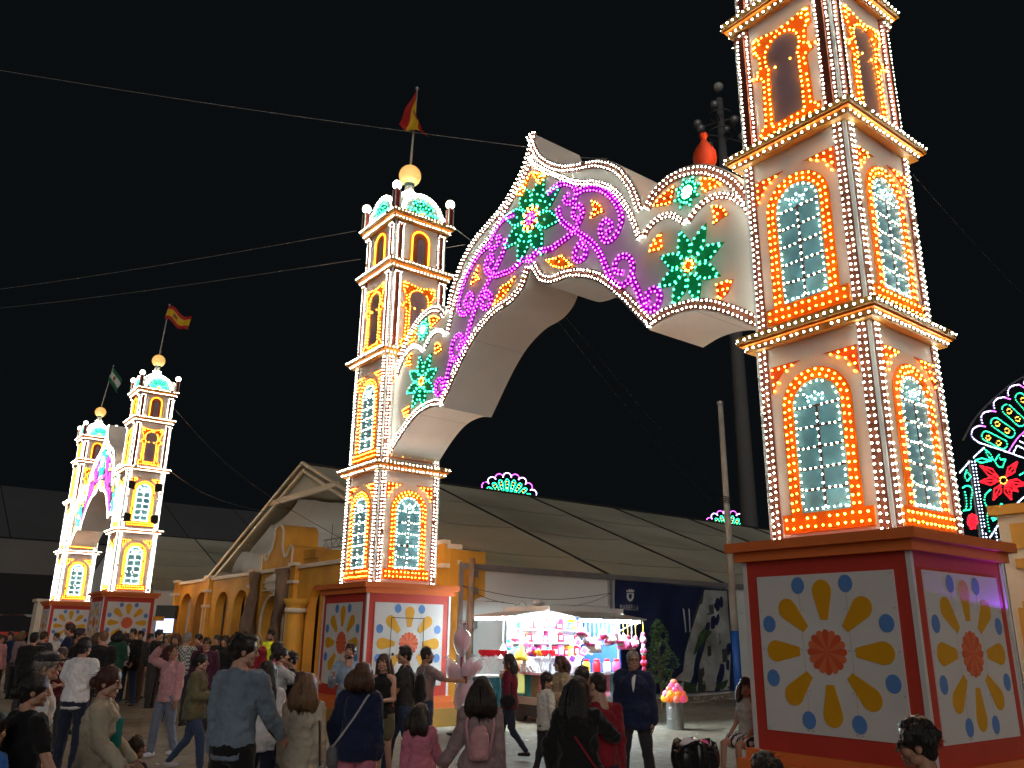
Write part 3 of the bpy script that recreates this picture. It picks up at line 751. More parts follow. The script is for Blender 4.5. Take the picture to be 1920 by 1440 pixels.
# far hall with the long dark roof
pA = uvz(on_z(0, 911, 16)); pB = uvz(on_z(475, 958, 16))
ur = (pA[0] + pB[0]) / 2
t = thing('dark_hall', 'long hall with a dark grey roof far behind the left gate', 'hall', W(ur, pA[1], 0), YAW)
Lh = 120
mb = MB()
for k in range(15):
    y0 = -40 + k * 8; mb.add([(0, y0 + .05, 16), (0, y0 + 7.95, 16), (15, y0 + 7.95, 9.5), (15, y0 + .05, 9.5)], [(0, 1, 2, 3)])
ob('roof', mb, DARKROOF, t, fix=False)
mb = MB(); mb.box(-15, 14.8, -40, 80, 0, 9.4); ob('wall', mb, paint('hall_wall', (0.16, 0.15, 0.14), 0.8, .15, .2), t)
mb = MB(); mb.box(14.81, 14.95, -14, 5, 0.5, 6.5); ob('doorway', mb, DARKF, t)

# ------------------------------------------------------------------ orange arcade facade in front of the marquee
WALLO = paint('facade_orange', (0.68, 0.34, 0.042), 0.65, 0.10, 1.6, 0.2, 20, dirt=(0.33, 0.15, 0.035))
TRIM = paint('facade_trim', (0.68, 0.60, 0.48), 0.6, 0.06, 3)
REDC = paint('red_curtain', (0.16, 0.012, 0.016), 0.8, 0.15, 4)
ORC = paint('orange_curtain', (0.62, 0.26, 0.02), 0.75, 0.1, 4)
TRUNK = paint('rough_trunk', (0.17, 0.115, 0.08), 0.9, 0.35, 3.0, 1.0, 14, stretch=(1, 1, .35))
VF = 2.4
fac = thing('arcade_facade', 'orange arcade facade with a bell gable and draped arches before the marquee', 'facade', W(-17, VF, 0), YAW)
def fx(u): return u + 17
ARCH = [(-27.72, -26.21, 2.72, 3.36), (-25.74, -24.40, 2.72, 3.36), (-23.22, -21.83, 2.64, 3.28), (-21.27, -19.84, 2.64, 3.28), (-18.35, -16.55, 2.05, 2.97), (-14.75, -13.3, 2.5, 3.2), (-12.6, -11.1, 2.5, 3.2), (-10.2, -8.5, 2.5, 3.2)]
pts = [(-28.5, 0)]
for a, c, zs, zt in ARCH:
    pts += [(a, 0)] + [((a + c) / 2 - (c - a) / 2 * math.cos(math.pi * i / 18), zs + (zt - zs) * math.sin(math.pi * i / 18)) for i in range(19)] + [(c, 0)]
pts += [(-6.75, 0)]
FM = lambda s, z, n: (fx(s), -n, z)
top = [(p[0], 3.76) for p in pts]
mb = MB(); mb.band(top, pts, 0, -0.32, FM); ob('wall', mb, WALLO, fac)
for a, c, zs, zt in ARCH[:5]:
    rm = [((a + c) / 2 - (c - a) / 2 * math.cos(math.pi * i / 18), zs + (zt - zs) * math.sin(math.pi * i / 18)) for i in range(19)]
    if c < -19: continue
    mb = MB(); mb.band([((a + c) / 2 + (x - (a + c) / 2) * 1.11, z + .05 * (z - zs) / (zt - zs)) for x, z in [(a, 0)] + rm + [(c, 0)]], [(a, 0)] + rm + [(c, 0)], .002, .05, FM); ob('arch_trim', mb, TRIM, fac)
mb = MB(); mb.fbox(FM, -28.6, -6.7, 3.761, 3.88, -.36, .08); ob('coping', mb, TRIM, fac)
for u in (-28.3, -24.1, -19.25, -15.75, -6.95):
    mb = MB(); w = .2
    mb.fbox(FM, u - w, u + w, 0, 3.95, .003, .14)
    p = ob('pilaster', mb, WALLO, fac)
    for z in (2.72, 3.3, 3.86):
        mb = MB(); mb.fbox(FM, u - w - .06, u + w + .06, z, z + .1, .002, .21); ob('capital', mb, TRIM, p)
    for sd in (-1, 1):
        mb = MB(); mb.fbox(FM, u + sd * w - .03, u + sd * w + .03, 0.3, 2.71, .141, .16); ob('edge_trim', mb, TRIM, p)
# engaged columns either side of the doorway's right arch
for u in (-14.85,):
    mb = MB(); mb.lathe([(.34, 0), (.30, .1), (.27, 2.2), (.25, 2.5), (.36, 2.62), (.40, 2.78)], 20, (fx(u), -.3, 0)); ob('column', mb, WALLO, fac, smooth=True)
    mb = MB(); mb.lathe([(.33, 2.36), (.35, 2.4), (.35, 2.47), (.33, 2.5)], 20, (fx(u), -.3, 0)); ob('column_ring', mb, TRIM, fac, smooth=True)
prof = [(-18.85, 3.885), (-18.85, 4.42), (-18.62, 4.42)] + [(-18.62 + .42 * i / 6 + .06, 4.42 - .25 * math.sin(math.pi * i / 6) + .02 * i) for i in range(1, 6)] + [(-18.0, 4.55), (-17.86, 4.95)] + [(-17.45 + .42 * math.cos(R(180 - 18 * i)), 5.0 + .38 * math.sin(R(18 * i))) for i in range(11)] + [(-17.0, 4.62)] + [(-17.0 + .55 * i / 6, 4.62 - .38 * math.sin(math.pi * i / 6)) for i in range(1, 6)] + [(-16.35, 4.60), (-16.12, 4.50), (-16.12, 3.885)]
mb = MB(); mb.prism(prof, 0.0, -1.25, FM); ob('bell_gable', mb, WALLO, fac)
mb = MB(); q = [Vector(p) for p in prof]; mb.band([(p.x, p.y) for p in q], [tuple(p) for p in offset(q, -.07)], .002, .05, FM); ob('gable_trim', mb, TRIM, fac)
for k, (zz, dv, du) in enumerate(((4.42, .95, .95), (4.05, 1.1, 1.15))):
    mb = MB(); mb.fbox(FM, -16.119, -16.12 + du, 3.885 if k else 4.121, zz + (.06 if k else 0), -1.25 - .02 * k, -.35 - .02 * k); ob('stepped_block', mb, WALLO, fac)
for k in range(9):
    u = -18.2 + .19 * k
    mb = MB(); mb.fbox(FM, u - .055, u + .055, 3.02 + .06 * abs(k - 4), 3.58 + .1 * (2 - abs(k - 4) * .5) * .8, .01, .05); ob('picket', mb, TRIM, fac)
for z in (3.14, 3.42):
    mb = MB(); mb.fbox(FM, -18.35, -16.55, z, z + .05, .051, .075); ob('picket_rail', mb, TRIM, fac)
for u in (-18.72, -16.32):
    mb = MB(); rnd = random.Random(int(u * 10)); P = []; rr = []
    for i in range(18):
        z = 3.78 * i / 17; P.append((fx(u) + .09 * math.sin(z * 1.7 + u), -.28 + .06 * math.cos(z * 2.1), z)); rr.append(.21 - .05 * math.sin(z * 2.4 + u) + rnd.uniform(-.02, .02) + (.12 if i < 2 else 0))
    mb.tube(P, rr, 14)
    mb.v = [(x + .12 * mnoise.noise(Vector((x * 4, y * 4, z * 1.5))), y + .12 * mnoise.noise(Vector((x * 5 + 9, y * 4, z * 1.6))), z) for x, y, z in mb.v]
    ob('rough_trunk', mb, TRUNK, fac, smooth=True)
def cloth(parent, name, u0, u1, z0, z1, n, mat_, amp=.06, freq=16, flare=0.0):
    mb = MB()
    def cf(a, c):
        x = u0 + (u1 - u0) * a; pin = 1 - flare * (1 - c) * (1 if True else 0)
        x = u0 + (x - u0) * (1 - flare * math.sin(math.pi * min(1, c * 1.2)) * .5)
        return (fx(x), -n + amp * math.sin(a * freq + c * 1.3) + amp * .4 * math.sin(a * freq * 2.3), z0 + (z1 - z0) * c)
    mb.grid(cf, 40, 12); return ob(name, mb, mat_, parent, smooth=True, fix=False)
for a, c, zs, zt in ARCH:
    if c < -18.5 or a > -15:
        m_ = (a + c) / 2 + .1
        cloth(fac, 'curtain', a - .05, m_, 0.02, zt + .15, -.42, ORC, flare=.35)
        cloth(fac, 'curtain', m_ + .1, c + .1, 0.02, zt + .15, -.5, REDC)
mb = MB(); mb.fbox(FM, -18.4, -17.3, .02, 3.1, -.62, -.55); ob('door_leaf', mb, WALLO, fac)
mb = MB(); mb.fbox(FM, -17.28, -16.5, .02, 3.1, -.60, -.54)
dp = ob('door_panel', mb, TRIM, fac)
for k in range(9):
    z = 2.6 - .17 * k
    mb = MB(); mb.fbox(FM, -16.86, -16.79, z, z + .085, -.538, -.532)
    if k % 3 != 1: mb.fbox(FM, -16.785, -16.73, z + (.06 if k % 2 else .0), z + (.085 if k % 2 else .025), -.538, -.532)
    ob('painted_mark', mb, STRAP, dp)
mb = MB(); mb.fbox(FM, -29, -7, .0, 3.3, -1.9, -1.85); ob('back_cloth', mb, paint('inner_cloth', (.09, .03, .015), .8, .2, .6), fac)
# right return of the facade with its white corner blocks and a weathered post behind it
mb = MB(); mb.fbox(lambda s, z, n: (fx(-6.74) + n, s, z), .02, 1.1, 0, 3.75, -.2, .0); ob('side_return', mb, WALLO, fac)
for z in (2.35, 2.95, 3.5):
    mb = MB(); mb.fbox(FM, -7.6, -7.2, z, z + (.1 if z != 2.95 else .42), .003, .05); ob('corner_block', mb, TRIM, fac)
tk = thing('weathered_post', 'weathered wooden post with cables, just right of the orange facade', 'post', W(-6.55, 2.95, 0), 0)
mb = MB(); mb.tube([(0.02, 0, 0), (0, 0.02, 1.6), (.01, 0, 3.55)], [.09, .085, .075], 10); ob('shaft', mb, TRUNK, tk, smooth=True)
for z, a in ((2.7, .1), (3.1, -.2), (1.9, .3)):
    mb = MB(); mb.box(.06, .17, -.05, .05, z, z + .16); ob('junction_box', mb, BLACKM, tk)

# kerb along the marquee
mb = MB(); mb.box(-.55, .55, 0, 13, -.02, .11); k_ = ob('kerb', mb, paint('kerb_concrete', (.22, .20, .17), .85, .2, 2, .3, 30), None, W(-6.1, 4.8, 0), YAW); structure(k_)
rn = random.Random(3); mb = MB()
for i in range(60):
    r_ = rn.uniform(.015, .07); cx, cy = rn.uniform(-.35, .55), rn.uniform(0, 5.0); o_ = len(mb.v)
    mb.sphere((cx, cy, r_ * .5), r_, 7, 5, (1, rn.uniform(.7, 1.2), .7))
    mb.v[o_:] = [(x + .5 * r_ * mnoise.noise(Vector((x * 12 + i, y * 12, z * 12))), y, z + .3 * r_ * mnoise.noise(Vector((x * 9, y * 9 + i, z * 9)))) for x, y, z in mb.v[o_:]]
o = ob('rubble', mb, paint('rubble', (.22, .20, .17), .9, .25, 6, .5, 20), None, W(-6.0, 8.0, .11), YAW)
tag(o, 'grey rubble scattered on the kerb below the blue banner', 'rubble', kind='stuff')

# ------------------------------------------------------------------ printed banner on the marquee wall
NAVY = paint('banner_navy', (0.012, 0.020, 0.065), 0.45, 0.25, 1.2, 0.15, 5)
PRINTW = paint('printed_white_houses', (0.34, 0.37, 0.37), 0.5, 0.30, 2.2, 0, 5, dirt=(0.10, 0.11, 0.09))
PRINTD = paint('printed_dark_gaps', (0.05, 0.06, 0.055), 0.5, 0.4, 3.0)
PRINTG = paint('printed_plants', (0.03, 0.06, 0.03), 0.6, 0.5, 6.0)
INK = paint('white_ink', (0.42, 0.44, 0.46), 0.5, 0.04)
ban = thing('wall_banner', 'dark blue town banner with a white crest and lettering on the marquee wall', 'banner', W(-6.73, 7.9, 0), YAW)
def bw(y, z):   # gentle billow of the cloth
    return .10 + .035 * math.sin(y * 2.3 + z * 1.7) + .02 * math.sin(y * 5.1 - z * 3.0)
BM = lambda s, z, n: (bw(s, z) + n, s, z)
mb = MB(); mb.grid(lambda a, c: BM(.02 + 4.98 * a, .25 + (3.30 - .25 - .06 * a) * c, 0), 60, 30); ob('cloth', mb, NAVY, ban, smooth=True, fix=False)
def print_poly(name, poly, n, mat_):
    me = bpy.data.meshes.new('t'); bm = bmesh.new()
    f = bm.faces.new([bm.verts.new((s, z, 0)) for s, z in poly])
    bmesh.ops.triangulate(bm, faces=[f]); bmesh.ops.subdivide_edges(bm, edges=bm.edges[:], cuts=5, use_grid_fill=True)
    mb = MB(); bm.verts.index_update()
    mb.add([BM(v.co.x, v.co.y, n) for v in bm.verts], [tuple(v.index for v in f.verts) for f in bm.faces]); bm.free(); bpy.data.meshes.remove(me)
    return ob(name, mb, mat_, ban, smooth=True, fix=False)
zb5 = lambda x, y: on_u(1120 + x / 3.6, 1040 + y / 3.6, -6.65)
def bp_(pts): return [(max(.05, min(4.97, on_u(1120 + x / 3.6, 1040 + y / 3.6, -6.63)[1] - 7.9)), max(.27, min(3.22, on_u(1120 + x / 3.6, 1040 + y / 3.6, -6.63)[2]))) for x, y in pts]
print_poly('printed_street', bp_([(715, 238), (880, 245), (900, 930), (520, 935), (500, 860), (575, 790), (590, 660), (640, 520), (690, 330)]), .005, PRINTW)
print_poly('printed_shadow', bp_([(650, 420), (690, 300), (715, 240), (700, 420), (690, 500), (650, 560)]), .008, PRINTD)
print_poly('printed_doorway', bp_([(670, 780), (720, 760), (735, 930), (670, 925)]), .008, PRINTD)
print_poly('printed_window', bp_([(735, 345), (775, 335), (778, 400), (740, 410)]), .008, PRINTD)
print_poly('printed_window', bp_([(800, 540), (830, 530), (835, 600), (805, 610)]), .008, PRINTD)
print_poly('printed_window', bp_([(840, 640), (868, 630), (875, 720), (845, 730)]), .008, PRINTD)
print_poly('printed_window', bp_([(745, 620), (772, 612), (778, 680), (750, 690)]), .008, PRINTD)
print_poly('printed_canopy', bp_([(640, 610), (720, 500), (770, 520), (690, 640), (650, 680)]), .008, PRINTG)
print_poly('printed_hedge', bp_([(480, 860), (560, 850), (650, 870), (660, 940), (480, 935)]), .009, PRINTG)
print_poly('printed_flowers', bp_([(800, 870), (895, 840), (897, 905), (810, 915)]), .009, PRINTG)
for xx in (580, 615): print_poly('printed_pennant', bp_([(xx, 360), (xx + 10, 370), (xx + 22, 520), (xx + 12, 525)]), .006, INK)
# crest: shield, crown and a small tower
print_poly('crest_shield', bp_([(200, 258), (240, 258), (241, 290), (232, 308), (220, 317), (208, 308), (199, 290)]), .007, INK)
print_poly('crest_charge', bp_([(212, 266), (228, 266), (229, 285), (224, 300), (216, 300), (211, 285)]), .010, NAVY)
print_poly('crest_crown', bp_([(199, 252), (197, 236), (207, 243), (213, 230), (220, 240), (228, 230), (234, 243), (243, 236), (241, 252)]), .007, INK)
def text_on(s, size, parent, MF, s0, z0, mat_, name='lettering', k=1.0, n=.012):
    cu = bpy.data.curves.new('t', 'FONT'); cu.body = s; cu.size = size; cu.resolution_u = 3; cu.space_character = 1.25
    o = bpy.data.objects.new('t', cu); COL.objects.link(o)
    dg = bpy.context.evaluated_depsgraph_get(); me = o.evaluated_get(dg).to_mesh()
    mb = MB(); mb.add([MF(s0 + v.co.x * .58, z0 + v.co.y, n) for v in me.vertices], [tuple(f.vertices) for f in me.polygons])
    o.evaluated_get(dg).to_mesh_clear(); bpy.data.objects.remove(o); bpy.data.curves.remove(cu)
    return ob(name, mb, mat_, parent, fix=False)
y0, z0 = bp_([(158, 372)])[0]
text_on('MARBELLA', .21, ban, BM, y0, z0, INK)

# ------------------------------------------------------------------ poles
wp_ = on_z(1387, 1330)
t = thing('lamp_pole', 'slim white pole painted blue at its foot beside the banner', 'pole', wp_)
mb = MB(); mb.tube([(0, 0, 1.95), (0, 0, 8.2)], [.105, .075], 12); ob('white_shaft', mb, paint('pole_white', (.50, .49, .44), .55, .12, 3, dirt=(.3, .28, .24)), t, smooth=True)
mb = MB(); mb.tube([(0, 0, 0), (0, 0, 1.95)], [.112, .107], 12); ob('blue_foot', mb, paint('pole_blue', (.015, .10, .42), .5, .1, 3), t, smooth=True)
mb = MB(); mb.tube([(0, 0, 8.2), (0, 0, 8.3)], [.095, .095], 10); ob('cap', mb, METAL, t)
mb = MB()
for k in range(4): mb.tube([(.15 * math.cos(a) , .15 * math.sin(a), 5.35 + .05 * k + .03 * math.sin(a * 2)) for a in [i * .6 for i in range(11)]], .012, 5)
ob('cable_coil', mb, BLACKM, t)
mt_ = at_y(1407, 1010, 60); mt_.z = 0
t = thing('floodlight_mast', 'very tall dark floodlight mast rising behind the marquee', 'mast', mt_)
MAST = paint('mast_concrete', (.12, .12, .12), .8, .1, .3)
ztop = at_y(1350, 205, 60).z
mb = MB(); mb.tube([(0, 0, 0), (0, 0, ztop + 1)], [.72, .30], 12); ob('shaft', mb, MAST, t, smooth=True)
for zz, rr in ((ztop - 2.4, 1.15), (ztop - .6, .9)):
    mb = MB(); mb.tube([(rr * math.cos(a), rr * math.sin(a), zz) for a in [2 * math.pi * i / 20 for i in range(21)]], .06, 6); ob('ring', mb, MAST, t)
for k in range(8):
    a = 2 * math.pi * k / 8 + .3; zz = ztop - (1.2 if k % 2 else 2.7); c_, s_ = math.cos(a), math.sin(a)
    mb = MB(); mb.tube([(.3 * c_, .3 * s_, zz), (1.95 * c_, 1.95 * s_, zz - .1)], .06, 6); ar = ob('arm', mb, MAST, t)
    mb = MB(); mb.lathe([(.10, -.3), (.32, -.22), (.36, .1), (.30, .26), (.12, .34)], 10, (1.95 * c_, 1.95 * s_, zz + .35)); ob('floodlight', mb, paint('floodlight_grey', (.3, .3, .3), .4, .1, 3, metal=.4), ar, smooth=True)
mb = MB(); mb.sphere((-.1, -.4, ztop + 1.9), .42, 14, 10); ob('lamp_globe', mb, paint('unlit_globe', (.5, .5, .48), .15, .3, 3), t, smooth=True)

# ------------------------------------------------------------------ overhead cables
def cable(label, pts, r=.012, sagv=.25, mat_=None):
    P = [at_y(x, y, Y) for x, y, Y in pts]
    line = []
    for a, c in zip(P, P[1:]):
        n = 14
        for i in range(n): q = i / n; p = a.lerp(c, q); p.z -= sagv * math.sin(math.pi * q); line.append(p)
    line.append(P[-1]); o0 = line[0]
    mb = MB(); mb.tube([p - o0 for p in line], r * .65, 5)
    return tag(ob('cable', mb, mat_ or CABLE, None, o0), label, 'cable', 'cables overhead')
CABLE = paint('pale_cable', (.32, .31, .30), .6)
CABLED = paint('dark_cable', (.06, .06, .06), .6)
cable('pale cable crossing high from the left edge to the arch peak', [(-60, 122, 20), (990, 276, 19), (1140, 297, 19.5)], .010, .1)
cable('upper of two stay wires running left from the tower with the drooping flag', [(-60, 550, 30), (668, 433, 18.1)], .009, .1)
cable('lower of two stay wires running left from the tower with the drooping flag', [(-60, 584, 30), (676, 486, 18.1)], .008, .1)
cable('thin wire from the lamp tower to the left rim of the arch', [(849, 425, 18.2), (884, 452, 16.5)], .007, .0)
cable('wire stub between tower and arch rim', [(828, 466, 18.2), (872, 459, 16.8)], .007, .0)
cable('wire slanting down from the arch soffit, left of the pair', [(1044, 600, 15), (1335, 940, 34)], .008, .2, CABLED)
cable('wire slanting down from the arch soffit, right of the pair', [(1062, 596, 15), (1360, 930, 34)], .008, .2, CABLED)
cable('wire falling right from the nearest tower into the dark', [(1712, 328, 9.4), (1990, 620, 16)], .005, .1, CABLED)
cable('dark guy wire from the far gate to the facade', [(322, 760, 34), (640, 1010, 22)], .012, .5, CABLED)
cable('dark lower guy wire from the far gate to the marquee', [(312, 878, 34), (500, 960, 26)], .012, .3, CABLED)
cable('feed cable sagging over the sweet stall, upper', [(866, 1098, 18.6), (1146, 1112, 21.8)], .012, .22, CABLED)
cable('feed cable dropping to the sweet stall roof', [(866, 1098, 18.6), (975, 1133, 18.9)], .010, .1, CABLED)
cable('feed cable from the banner corner to the stall roof', [(1146, 1112, 21.8), (1075, 1136, 19)], .010, .05, CABLED)

# ------------------------------------------------------------------ pale booth wall behind the near pedestal
t = thing('booth_front', 'cream booth front with ochre panels at the right edge', 'booth', W(5.2, 4.0, 0), YAW)
BX = lambda s, z, n: (s, -n, z)
CRM = paint('booth_cream', (.62, .54, .42), .6, .05, 2); OCH = paint('booth_ochre', (.56, .29, .045), .6, .06, 3)
mb = MB(); mb.fbox(BX, 0, 7, 0, 3.46, -.4, 0); ob('wall', mb, CRM, t)
mb = MB(); mb.fbox(BX, -.08, 7.08, 3.462, 3.60, -.45, .10); ob('cornice', mb, OCH, t)
for z0_, z1_ in ((2.98, 3.33), (2.70, 2.84), (2.18, 2.26)):
    for k in range(4):
        mb = MB(); mb.fbox(BX, .16 + 1.7 * k, 1.6 + 1.7 * k, z0_, z1_, .002, .03); ob('panel', mb, OCH, t)
for k in range(4):
    mb = MB(); mb.fbox(BX, .10 + 1.7 * k, .34 + 1.7 * k, 0, 2.175, .002, .05); ob('pillar', mb, OCH, t)

# ------------------------------------------------------------------ rope light arches over the next street
B_LILAC = glow('led_lilac', (.72, .55, 1.0), 5); B_BLUEW = glow('led_blue_white', (.62, .72, 1.0), 5); B_GRN = glow('led_green', (.02, 1.0, .45), 3.2); B_RED = glow('led_red', (1.0, .008, .02), 2.2); B_PUR = glow('led_purple', (.8, .12, 1.0), 3.5); B_ORL = glow('led_orange', (1.0, .45, .05), 4)
UP = 0.25
zr5 = lambda x, y: on_u(1740 + x / 3.79, 680 + y / 3.79, UP)[1:]
ra = thing('rope_light_arch', 'dark framed arch of coloured rope lights with a red poinsettia, far right', 'light arch', W(UP, 15, 0), YAW)
RM = lambda s, z, n: (n, s - 15, z)
def rope(name, px, mat_, step=.11, closed=False, curve=True, r_=.024, fill=None):
    P = [zr5(*q) for q in px]
    if curve and len(P) > 2 and not closed: P = smooth_poly(P, 6)
    mb = MB(); line = resample(P, .15, closed); mb.tube([RM(p[0], p[1], 0) for p in line] + ([RM(line[0][0], line[0][1], 0)] if closed else []), .018, 4)
    o = ob(name, mb, BLACKM, ra)
    bulbs('bulb_string', [RM(p.x, p.y, .02) for p in resample(P, step, closed)], (1, 0, 0), mat_, o, r_, .05)
    return o
def capsule(x0, y0, x1, y1, r_, n=7):
    a = math.atan2(y1 - y0, x1 - x0)
    return [(x1 + r_ * math.cos(a + q), y1 + r_ * math.sin(a + q)) for q in [-math.pi / 2 + math.pi * i / n for i in range(n + 1)]] + [(x0 + r_ * math.cos(a + q), y0 + r_ * math.sin(a + q)) for q in [math.pi / 2 + math.pi * i / n for i in range(n + 1)]]
for sl in ([(335, 560), (302, 530), (300, 490), (325, 460), (362, 450)], [(375, 430), (366, 390), (385, 358), (430, 345)], [(460, 325), (455, 288), (482, 258), (530, 247)], [(560, 235), (558, 198), (587, 168), (635, 157)], [(670, 150), (690, 110), (730, 90)]): rope('scallop', sl, B_LILAC, .085)
for sl in ([(362, 450), (395, 456)], [(430, 345), (470, 350)], [(530, 247), (572, 262)], [(635, 157), (675, 182)]): rope('scallop_tip', sl, B_PUR, .06)
for c in ((402, 522, 520, 582, 33), (468, 428, 572, 500, 34), (548, 332, 645, 420, 34), (642, 252, 730, 350, 34)): rope('oval', capsule(*c), B_GRN, .095, True, False)
for x, y in ((415, 535), (490, 572), (480, 437), (550, 485), (565, 347), (625, 402), (663, 268)): rope('small_flower', [(x + 17 * math.cos(a), y + 17 * math.sin(a)) for a in [i * .9 for i in range(7)]], B_ORL, .12, True, False, .026)
rope('base_line', [(345, 568), (550, 636), (760, 712)], B_BLUEW, .085)
rope('inner_arc', [(558, 640), (590, 588), (632, 530), (690, 482), (760, 450)], B_PUR, .085)
for sl in ([(592, 648), (622, 590), (720, 640)], [(640, 560), (720, 600)], [(665, 520), (730, 545)]): rope('inner_bar', sl, B_BLUEW, .08, curve=False)
for sl in ([(215, 782), (280, 706)], [(312, 674), (386, 606)], [(300, 706), (340, 980), (380, 1242)], [(322, 704), (362, 980), (402, 1242)], [(428, 1242), (496, 1138)], [(498, 1138), (520, 1262)], [(470, 1190), (478, 1262)], [(595, 1022), (700, 930)], [(640, 1022), (720, 960)]): rope('frame_line', sl, B_BLUEW, .095, curve=False)
for sl in ([(395, 622), (430, 645), (455, 695), (415, 670)], [(325, 696), (370, 680), (435, 698), (370, 714)], [(462, 700), (492, 655), (500, 690), (540, 688), (518, 745), (485, 740)], [(262, 768), (246, 812), (268, 845), (292, 812)], [(470, 1035), (515, 1002), (500, 1040), (455, 1052)], [(440, 1105), (475, 1108), (450, 1125)]): rope('green_leaf', sl, B_GRN, .085, True, False)
for sl in ([(432, 905), (396, 940), (390, 990), (414, 1042), (408, 1100), (425, 1200)], [(235, 890), (272, 876), (302, 905), (292, 985), (290, 1040), (240, 1052)], [(250, 920), (262, 990), (258, 1040)], [(640, 800), (690, 770)]): rope('stem', sl, B_GRN, .085)
for tx, ty in ((360, 735), (358, 848), (452, 975), (582, 977), (628, 915), (690, 870), (625, 705)):
    cx, cy = 523, 838; dx, dy = tx - cx, ty - cy; l = math.hypot(dx, dy); nx, ny = -dy / l, dx / l
    rope('poinsettia_petal', [(cx + dx * .2, cy + dy * .2), (cx + dx * .55 + nx * 27, cy + dy * .55 + ny * 27), (tx, ty), (cx + dx * .55 - nx * 27, cy + dy * .55 - ny * 27)], B_RED, .075, True, False, .032)
    rope('petal_vein', [(cx + dx * .3, cy + dy * .3), (cx + dx * .9, cy + dy * .9)], B_RED, .08, False, False, .03)
rope('poinsettia_core', [(523 + 26 * math.cos(a), 838 + 26 * math.sin(a)) for a in [i * .7 for i in range(9)]], B_ORL, .1, True, False, .026)
for k in range(5): rope('red_bloom', [(305 + 36 * math.cos(a + k), 1130 + 55 * math.sin(a + k)) for a in (0, 1.7, 3.4)] , B_RED, .07, True, False, .034)
mb = MB(); P = [zr5(*q) for q in ((262, 548), (330, 420), (410, 320), (520, 218), (600, 152), (720, 80))]; mb.tube([RM(p.x, p.y, -.05) for p in smooth_poly(P)], .03, 5); ob('outer_frame', mb, METAL, ra)
for px in ((312, 690), (390, 1250), (520, 1250)):
    a_ = zr5(*px); mb = MB(); mb.tube([RM(a_[0], 0, -.08), RM(a_[0], a_[1], -.08)], .05, 6); ob('support_leg', mb, METAL, ra)
def fan(label, px, py, wpx, Y):
    c = at_y(px, py, Y); r_ = wpx / F_PX * Y / math.cos(PITCH)
    t = thing('fan_crown', label, 'light arch', (c.x, c.y, c.z - r_), .05, 'fan crowns showing over the marquee roof')
    n = 11
    sp = []; gp = []; op = []
    for k in range(n):
        a = math.pi * (k + .5) / n
        w = r_ * .135
        sc_ = [((r_ * .90) * math.cos(a) + w * math.cos(a + q), (r_ * .90) * math.sin(a) + w * math.sin(a + q)) for q in [-1.6 + 3.2 * i / 9 for i in range(10)]]
        for col, line, nm in ((B_LILAC if k % 2 else B_PUR, sc_, 'scallop'), (B_GRN, [((r_ * q) * math.cos(a + d), (r_ * q) * math.sin(a + d)) for q, d in ((.45, -.05), (.6, -.085), (.76, -.085), (.83, -.03), (.83, .03), (.76, .085), (.6, .085), (.45, .05))], 'oval')):
            mb = MB(); mb.tube([(x, 0, z) for x, z in line], .05, 4); o = ob(nm, mb, BLACKM, t)
            bulbs('bulb_string', [(p.x, -.05, p.y) for p in resample(line, r_ * .035)], (0, -1, 0), col, o, r_ * .018, .08)
        bulbs('core_bulbs', [(r_ * q * math.cos(a + d), -.05, r_ * q * math.sin(a + d)) for q in (.55, .66, .75) for d in (-.03, .03)], (0, -1, 0), B_ORL, o, r_ * .013, .08)
    mb = MB(); mb.box(-r_ * .98, r_ * .98, .1, .2, -c.z + r_, 0); ob('dark_backing', mb, DARKF, t)
    return t
fan('fan crown of rope lights over the roof ridge, left of the two', 951, 889, 56, 85)
fan('fan crown of rope lights over the roof ridge, behind the white pole', 1362, 958, 46, 85)
# unseen purple spotlight added close beside the near pedestal, washing its right side
sp_ = bpy.data.objects.new('stage_lamp', bpy.data.lights.new('stage_lamp', 'SPOT')); COL.objects.link(sp_)
sp_.data.energy = 60; sp_.data.color = (.35, .06, 1.0); sp_.data.spot_size = R(30); sp_.data.spot_blend = .12; sp_.data.shadow_soft_size = .03
src = W(6.56, 1.75, 1.98) * K; tgt = W(6.40, .1, 2.54) * K
sp_.location = src; sp_.rotation_euler = (tgt - src).to_track_quat('-Z', 'Y').to_euler()

